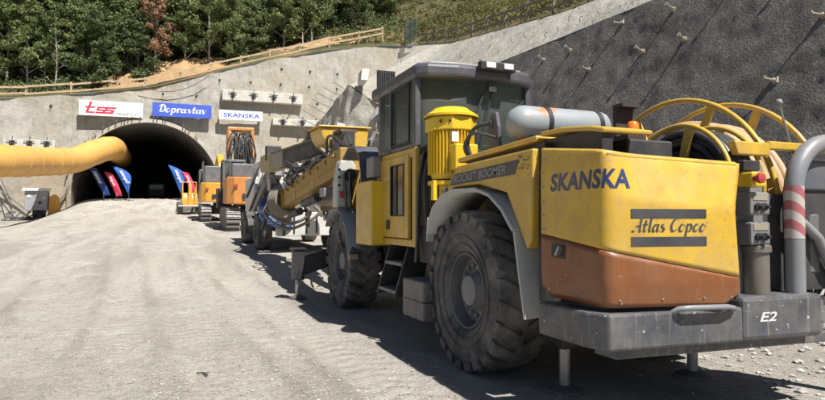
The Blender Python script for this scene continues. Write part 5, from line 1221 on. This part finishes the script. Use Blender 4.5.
# ------------------------------------------------------------------ tracked excavators
def excavator(x, y, body, label, rearw, hood_h, K):
    g = gz(x, y)+0.01; base = SITE((x,y,g)); XF[0] = lambda v: base + (Vector(v)-Vector((x,y,g)))*K + Vector((0,0,0.0325*(Vector(v).y-y)*K))
    t = thing('excavator', (x, y, g), label, 'excavator'); P = lambda dx, dy, dz: (x+dx, y+dy, g+dz)
    for s in (-1, 1):
        xc = s*1.0; prof = []
        for i in range(13): a = R(90+180*i/12); prof.append((-1.35+0.42*math.cos(a), 0.42+0.42*math.sin(a)))
        for i in range(13): a = R(-90+180*i/12); prof.append((1.35+0.42*math.cos(a), 0.42+0.42*math.sin(a)))
        tr = part('track', MB().prism([(y+p[0], g+p[1]) for p in prof], 'X', x+xc-0.24, x+xc+0.24), M['black'], t)
        per = 0; n = len(prof); seg = []
        for i in range(n):
            p = Vector(prof[i]); q = Vector(prof[(i+1) % n]); seg.append((p, q, (q-p).length)); per += (q-p).length
        N = 44; d = 0; mbs = MB()
        for k in range(N):
            want = per*k/N; acc = 0
            for (p, q, l) in seg:
                if acc+l >= want:
                    u = (q-p).normalized(); c_ = p+u*(want-acc); nn = Vector((u.y,-u.x)); break
                acc += l
            c3 = Vector((x+xc, y+c_.x+nn.x*0.025, g+c_.y+nn.y*0.025)); mbs.beam(c3-Vector((0,u.x,u.y))*0.062, c3+Vector((0,u.x,u.y))*0.062, 0.54, 0.05, (0,nn.x,nn.y))
            mbs.beam(c3+Vector((0,nn.x,nn.y))*0.04-Vector((0.26,0,0)), c3+Vector((0,nn.x,nn.y))*0.04+Vector((0.26,0,0)), 0.03, 0.04, (0,nn.x,nn.y))
        part('track_shoe', mbs, M['track'], tr)
        for k in range(5): part('roller', MB().lathe([(-0.26,0),(-0.26,0.13),(0.26,0.13),(0.26,0)], P(xc, -1.1+0.55*k, 0.32), 'X', 14), M['exgrey'], tr, smooth=40)
    part('undercarriage', MB().box(P(-0.75,-0.9,0.35),P(0.75,0.9,0.85)).box(P(-0.5,-0.5,0.852),P(0.5,0.5,1.02)), M['black'], t)
    hw = rearw/2
    cw = [(-hw,-1.55),(-hw*0.8,-1.85),(-hw*0.4,-1.98),(hw*0.4,-1.98),(hw*0.8,-1.85),(hw,-1.55),(hw,-1.0),(-hw,-1.0)]
    c_ = part('counterweight', MB().prism([(x+p[0],y+p[1]) for p in cw], 'Z', g+1.05, g+2.15), body, t, bevel=0.06, seg=3)
    for dx in (-hw*0.55, hw*0.2): part('grille', MB().box(P(dx,-1.995,1.25),P(dx+0.3,-1.97,1.48)), M['black'], c_)
    part('engine_cover', MB().box(P(-hw,-0.998,1.05),P(hw,0.3,2.1)), body, t, bevel=0.05)
    part('engine_hood', MB().box(P(-hw*0.85,-1.6,2.152),P(hw*0.9,0.2,2.152+hood_h)), M['exgrey'], t, bevel=0.05)
    for s2 in (-1,1): part('hand_rail', MB().tube([P(s2*hw*0.9,-1.5,2.15),P(s2*hw*0.9,-1.5,2.15+hood_h+0.25),P(s2*hw*0.9,-0.3,2.15+hood_h+0.25),P(s2*hw*0.9,-0.3,2.15)], 0.025, 6), M['exgrey'], t)
    for dx in (-hw*0.82, hw*0.68): part('tail_lamp', MB().box(P(dx,-1.96,1.75),P(dx+0.16,-1.88,1.85)), M['red'], c_)
    part('exhaust', MB().tube([P(hw*0.4,-0.8,2.2),P(hw*0.4,-0.8,2.2+hood_h+0.35)], 0.06, 10), M['dark'], t, smooth=50)
    cb = part('cab', MB().box(P(-hw,0.302,1.05),P(-hw+0.95,1.75,1.75)), M['exgrey'], t, bevel=0.04)
    part('cab_roof', MB().box(P(-hw,0.32,2.85),P(-hw+0.95,1.7,2.98)), M['exgrey'], cb, bevel=0.04)
    for (dx, dy) in ((0,0.32),(0.86,0.32),(0,1.62),(0.86,1.62)): part('cab_post', MB().box(P(-hw+dx,dy,1.752),P(-hw+dx+0.09,dy+0.09,2.848)), M['exgrey'], cb)
    part('cab_glass', MB().box(P(-hw+0.03,0.42,1.76),P(-hw+0.04,1.61,2.84)).box(P(-hw+0.1,0.35,1.76),P(-hw+0.85,0.36,2.84)).box(P(-hw+0.1,1.66,1.76),P(-hw+0.85,1.67,2.84)), M['glass'], cb)
    return t, P, hw
EX, EY = 4.5, 31.4
e1, P1, hw1 = excavator(EX, EY, M['exorange'], 'orange excavator with grey engine hood parked behind the white machine', 2.5, 0.55, 1.18)

XF[0] = SITE
bm_o = part('boom', MB().prism([(31.4+0.2,1.4),(31.4+1.2,3.3),(31.4+2.4,5.15),(31.4+2.9,5.3),(31.4+2.7,4.7),(31.4+1.6,3.0),(31.4+0.9,1.4)], 'X', 3.75, 4.15), M['exorange'], e1, bevel=0.03)
part('boom_head', MB().box((3.35,33.0,3.6),(3.55,33.7,5.2)).box((4.55,33.0,3.6),(4.75,33.7,5.2)).box((3.35,33.02,5.202),(4.75,33.72,5.40)), M['exorange'], e1, bevel=0.05)
mb = MB(); rr = random.Random(3)
for i in range(40):
    x = 3.56+0.95*rr.random(); y = 32.6+0.4*rr.random(); z0 = 4.4+0.75*rr.random(); w = rr.uniform(-.4,.4)
    mb.tube(spline([(x,y+0.3,z0),(x+w*0.3,y-0.1,z0-0.05),(x+w,y-0.25,z0-0.9),(x+w*0.5,y-0.1,2.9+0.5*rr.random()),(x+w*0.2,y,2.2)]), 0.035, 5)
part('hose_bundle', mb, M['hose'], e1, smooth=60)
part('boom_cylinder', MB().tube([(3.45,32.3,1.9),(3.45,33.2,4.0)], 0.09, 12).tube([(4.62,32.3,1.9),(4.62,33.2,4.0)], 0.09, 12), M['dark'], e1, smooth=50)
part('fuel_tank', MB().box((2.80,32.0,1.1),(3.0,33.0,2.1)), M['dark'], e1)
e2, P2, hw2 = excavator(3.72, 39.3, M['exyellow'], 'amber excavator standing just behind the orange one', 2.6, 0.95, 1.05)
g2 = gz(3.72,39.3); XF[0] = SITE
part('boom', MB().prism([(39.6,g2+1.4),(40.8,g2+3.6),(42.0,g2+4.3),(44.0,g2+3.6),(43.9,g2+3.2),(42.1,g2+3.7),(41.3,g2+3.1),(40.3,g2+1.4)], 'X', 3.6, 4.0), M['exyellow'], e2, bevel=0.03)
part('cab_guard', MB().box((2.55,38.2,g2+2.2),(2.62,38.3,g2+3.15)).box((3.3,38.2,g2+2.2),(3.37,38.3,g2+3.15)).box((2.55,38.2,g2+3.152),(3.37,38.3,g2+3.22)), M['exgrey'], e2)

XF[0] = SITE
# ------------------------------------------------------------------ small yellow wheel loader
lx, ly = 2.05, 45.5; g = gz(lx, ly); ld = thing('wheel_loader', (lx,ly,g), 'small yellow wheel loader near the right side of the tunnel mouth', 'loader')
part('body', MB().box((lx-0.55,ly-1.0,g+0.45),(lx+0.55,ly+0.6,g+1.05)).prism([(ly-1.0,g+1.052),(ly-0.2,g+1.052),(ly-0.2,g+1.45),(ly-0.8,g+1.40)], 'X', lx-0.5, lx+0.5), M['exyellow'], ld, bevel=0.05)
for (dx, dy) in ((-0.62,-0.75),(0.62,-0.75),(-0.62,0.75),(0.62,0.75)):
    w = part('wheel', MB().lathe([(-0.16,0.2),(-0.17,0.38),(-0.12,0.42),(0.12,0.42),(0.17,0.38),(0.16,0.2)], (lx+dx,ly+dy,g+0.42), 'X', 24), M['rubber'], ld, smooth=40)
    part('rim', MB().lathe([(-0.14,0.205),(-0.10,0.1),(-0.1,0.0)], (lx+dx,ly+dy,g+0.42), 'X', 18), M['white'], w, smooth=40)
part('roll_bar', MB().tube([(lx-0.45,ly-0.1,g+1.05),(lx-0.45,ly-0.1,g+2.2),(lx+0.45,ly-0.1,g+2.2),(lx+0.45,ly-0.1,g+1.05)], 0.05, 8), M['exyellow'], ld)
part('mast', MB().box((lx-0.1,ly-1.1,g+0.6),(lx+0.12,ly-1.005,g+2.0)).box((lx+0.3,ly-1.1,g+0.6),(lx+0.42,ly-1.005,g+1.7)), M['exyellow'], ld)
part('seat', MB().box((lx-0.25,ly-0.15,g+1.052),(lx+0.25,ly+0.3,g+1.3)), M['black'], ld, bevel=0.05)
part('lift_arm', MB().beam((lx-0.4,ly+0.2,g+1.3),(lx-0.4,ly+1.9,g+0.5),0.12,0.18).beam((lx+0.4,ly+0.2,g+1.3),(lx+0.4,ly+1.9,g+0.5),0.12,0.18), M['exyellow'], ld)
part('bucket', MB().prism([(ly+1.8,g+0.1),(ly+2.5,g+0.08),(ly+2.0,g+0.35),(ly+1.95,g+0.8),(ly+1.8,g+0.75)], 'X', lx-0.8, lx+0.8), M['exgrey'], ld, bevel=0.02)
part('platform', MB().box((lx-0.75,ly-1.35,g+0.5),(lx+0.75,ly-1.11,g+0.6)), M['white'], ld)

# ------------------------------------------------------------------ white machine between rig and excavator
XF[0] = lambda v: SITE(Vector(v)+Vector((0.32,0,0)))
wx, wy = 3.7, 20.0; wmc = thing('spraying_machine', (wx,wy,0), 'dusty white wheeled machine with blue hoses beyond the drilling boom', 'machine')
for (x, y) in ((2.62,18.6),(2.62,21.6),(4.75,18.6),(4.75,21.6)):
    w = part('wheel', MB().lathe([(-0.2,0.28),(-0.22,0.45),(-0.2,0.53),(-0.13,0.56),(0.13,0.56),(0.2,0.53),(0.22,0.45),(0.2,0.28)], (x,y,0.56), 'X', 36), M['rubber'], wmc, smooth=35)
    part('rim', MB().lathe([(-0.2,0.285),(-0.12,0.24),(-0.08,0.0)], (x,y,0.56), 'X', 24), M['rim'], w, smooth=40)
part('chassis', MB().box((2.95,17.2,0.55),(4.5,23.0,0.98)), M['black'], wmc)
part('rear_plate', MB().box((2.72,16.9,0.48),(4.3,17.0,1.15)), M['white'], wmc, bevel=0.02)
part('rear_box', MB().box((3.0,16.85,1.2),(3.5,17.3,1.5)), M['white'], wmc, bevel=0.03)
for x in (3.2, 3.55, 3.85): part('plate_slot', MB().box((x,16.885,0.55),(x+0.05,16.898,1.1)), M['dark'], wmc)
part('side_panel', MB().box((2.45,19.3,1.0),(2.52,21.0,2.0)), M['white'], wmc, bevel=0.02)
part('body', MB().box((2.75,17.6,1.0),(4.6,20.4,1.75)), M['exgrey'], wmc, bevel=0.03)
cf = MB()
for (p, q) in (((2.55,18.9,1.0),(2.62,19.0,2.62)),((4.5,18.9,1.0),(4.5,19.0,2.62)),((2.62,19.0,2.62),(4.5,19.0,2.62)),((2.62,19.0,2.62),(2.62,20.6,2.62)),((4.5,19.0,2.62),(4.5,20.6,2.62)),((2.62,20.6,1.0),(2.62,20.6,2.62)),((4.5,20.6,1.0),(4.5,20.6,2.62)),((2.6,20.6,2.62),(4.5,20.6,2.62))): cf.beam(p, q, 0.10, 0.10)
part('cab_frame', cf, M['white'], wmc, bevel=0.02)
part('cab_roof', MB().box((2.58,18.93,2.66),(2.8,20.7,2.72)), M['white'], wmc, bevel=0.03)
part('cab_body', MB().box((3.0,19.1,1.752),(4.4,20.5,2.1)), M['white'], wmc, bevel=0.03)
part('engine_hood', MB().box((2.7,21.0,1.0),(4.5,23.2,2.3)), M['white'], wmc, bevel=0.05)
mb = MB(); rr = random.Random(9)
for i in range(9):
    z = 0.8+0.25*rr.random(); mb.tube(spline([(2.45+0.1*rr.random(),17.6,1.5),(2.35,17.2,z+0.25),(2.45+0.2*rr.random(),16.9,z),(2.9+0.2*rr.random(),16.8,z-0.05),(3.1,16.9,z+0.05)]), 0.055, 8)
part('blue_hose', mb, M['bluehose'], wmc, smooth=60)
mb = MB()
for i in range(26):
    x = 2.5+1.9*rr.random(); y = 16.9+1.4*rr.random(); z = 1.1+1.3*rr.random(); w = rr.uniform(-.5,.5)
    mb.tube(spline([(x,y,z+0.5),(x+w*0.4,y-0.2,z+0.35),(x+w,y-0.3,z-0.2),(x+w*1.4,y,z-0.7)]), 0.04, 6)
part('hose_bundle', mb, M['hose'], wmc, smooth=60)
part('manipulator', MB().beam((2.65,16.6,2.35),(2.6,19.5,1.3),0.35,0.4).beam((3.4,17.2,2.2),(4.6,17.3,2.9),0.22,0.25), M['exgrey'], wmc, bevel=0.03)
part('yellow_guard', MB().tube([(3.95,17.2,2.6),(3.85,17.2,3.3),(4.0,17.2,3.55),(4.35,17.2,3.6),(4.5,17.2,3.45)], 0.05, 8).tube([(4.0,17.2,2.9),(4.4,17.2,2.95),(4.45,17.2,3.5)], 0.05, 8), M['exyellow'], wmc, smooth=60)
part('white_strap', MB().plate([(4.55,17.1,3.1),(4.85,17.1,2.95),(4.75,17.1,3.75),(4.5,17.1,3.8)], 0.05), M['white'], wmc)
mb = MB()
for i in range(6):
    mb.tube(spline([(4.35+0.08*i,17.3,3.75-0.1*i),(4.1,17.25,3.55-0.1*i),(3.7-0.1*i,17.2,3.0),(3.3-0.12*i,17.2,2.75)]), 0.05, 7)
part('boom_hose', mb, M['hose'], wmc, smooth=60)
part('blue_coupling', MB().tube(spline([(4.0,17.15,3.05),(4.1,17.12,3.3),(4.25,17.15,3.42),(4.5,17.1,3.3)]),0.06,8), M['bluehose'], wmc, smooth=60)
part('pipe_rack', MB().tube([(2.5,16.8,1.25),(2.5,16.8,2.75)],0.045,8).tube([(2.95,16.8,1.2),(2.95,16.8,2.5)],0.04,8).tube([(2.5,16.8,2.7),(3.6,16.8,2.85)],0.045,8), M['white'], wmc, smooth=50)
part('steel_tube', MB().tube([(2.6,16.75,1.65),(3.7,16.7,1.72)],0.09,12), M['chrome'], wmc, smooth=50)
part('filter_drum', MB().lathe([(-0.3,0),(-0.3,0.17),(0.3,0.17),(0.3,0)], (3.9,16.9,1.55), 'X', 18), M['white'], wmc, smooth=40)
part('nozzle_cone', MB().lathe([(0,0.05),(0.5,0.16),(0.55,0.16)], (2.45,16.6,1.2), 'Y', 14), M['bluehose'], wmc, smooth=40)
part('work_light', MB().box((2.55,16.7,2.8),(2.75,16.78,2.95)), M['whitelamp'], wmc, bevel=0.02)
part('valve_filler_block', MB().box((3.0,16.95,1.75),(3.8,17.4,2.3)), M['dark'], wmc, bevel=0.03)
# van standing inside the tunnel
XF[0] = SITE
vx, vy, vg = -0.2, 84.0, 1.6
vn = thing('parked_van', (vx,vy,vg), 'dark van standing in the darkness inside the tunnel', 'van')
part('body', MB().prism([(vy-2.4,vg+0.4),(vy-2.4,vg+1.9),(vy-2.2,vg+2.1),(vy+1.0,vg+2.1),(vy+1.7,vg+1.3),(vy+2.4,vg+1.15),(vy+2.4,vg+0.4)], 'X', vx-0.95, vx+0.95), M['exgrey'], vn, bevel=0.06)
part('rear_window', MB().box((vx-0.75,vy-2.412,vg+1.25),(vx+0.75,vy-2.402,vg+1.8)), M['paneblack'], vn)
for s_ in (-1, 1):
    part('tail_lamp', MB().box((vx+s_*0.88-0.06,vy-2.415,vg+0.9),(vx+s_*0.88+0.06,vy-2.402,vg+1.25)), M['red'], vn)
    for dy in (-1.5, 1.5): part('wheel', MB().lathe([(-0.11,0.0),(-0.11,0.33),(0.11,0.33),(0.11,0.0)], (vx+s_*0.86,vy+dy,vg+0.33), 'X', 20), M['rubber'], vn, smooth=40)
# twig lying on the ground
XF[0] = SAME; tw = PZ(205, 366, 0.0); tw = ground_at(tw.x, tw.y)+Vector((0,0,0.008))
tag(part('dark_twig', MB().tube([tw+Vector((-0.05,0.05,0)), tw+Vector((0,0,0.012)), tw+Vector((0.03,-0.07,0))], 0.007, 5).tube([tw, tw+Vector((0.05,0.03,0.01))], 0.005, 5), M['black'], None), 'small dark twig lying on the pale gravel in the foreground', 'twig')
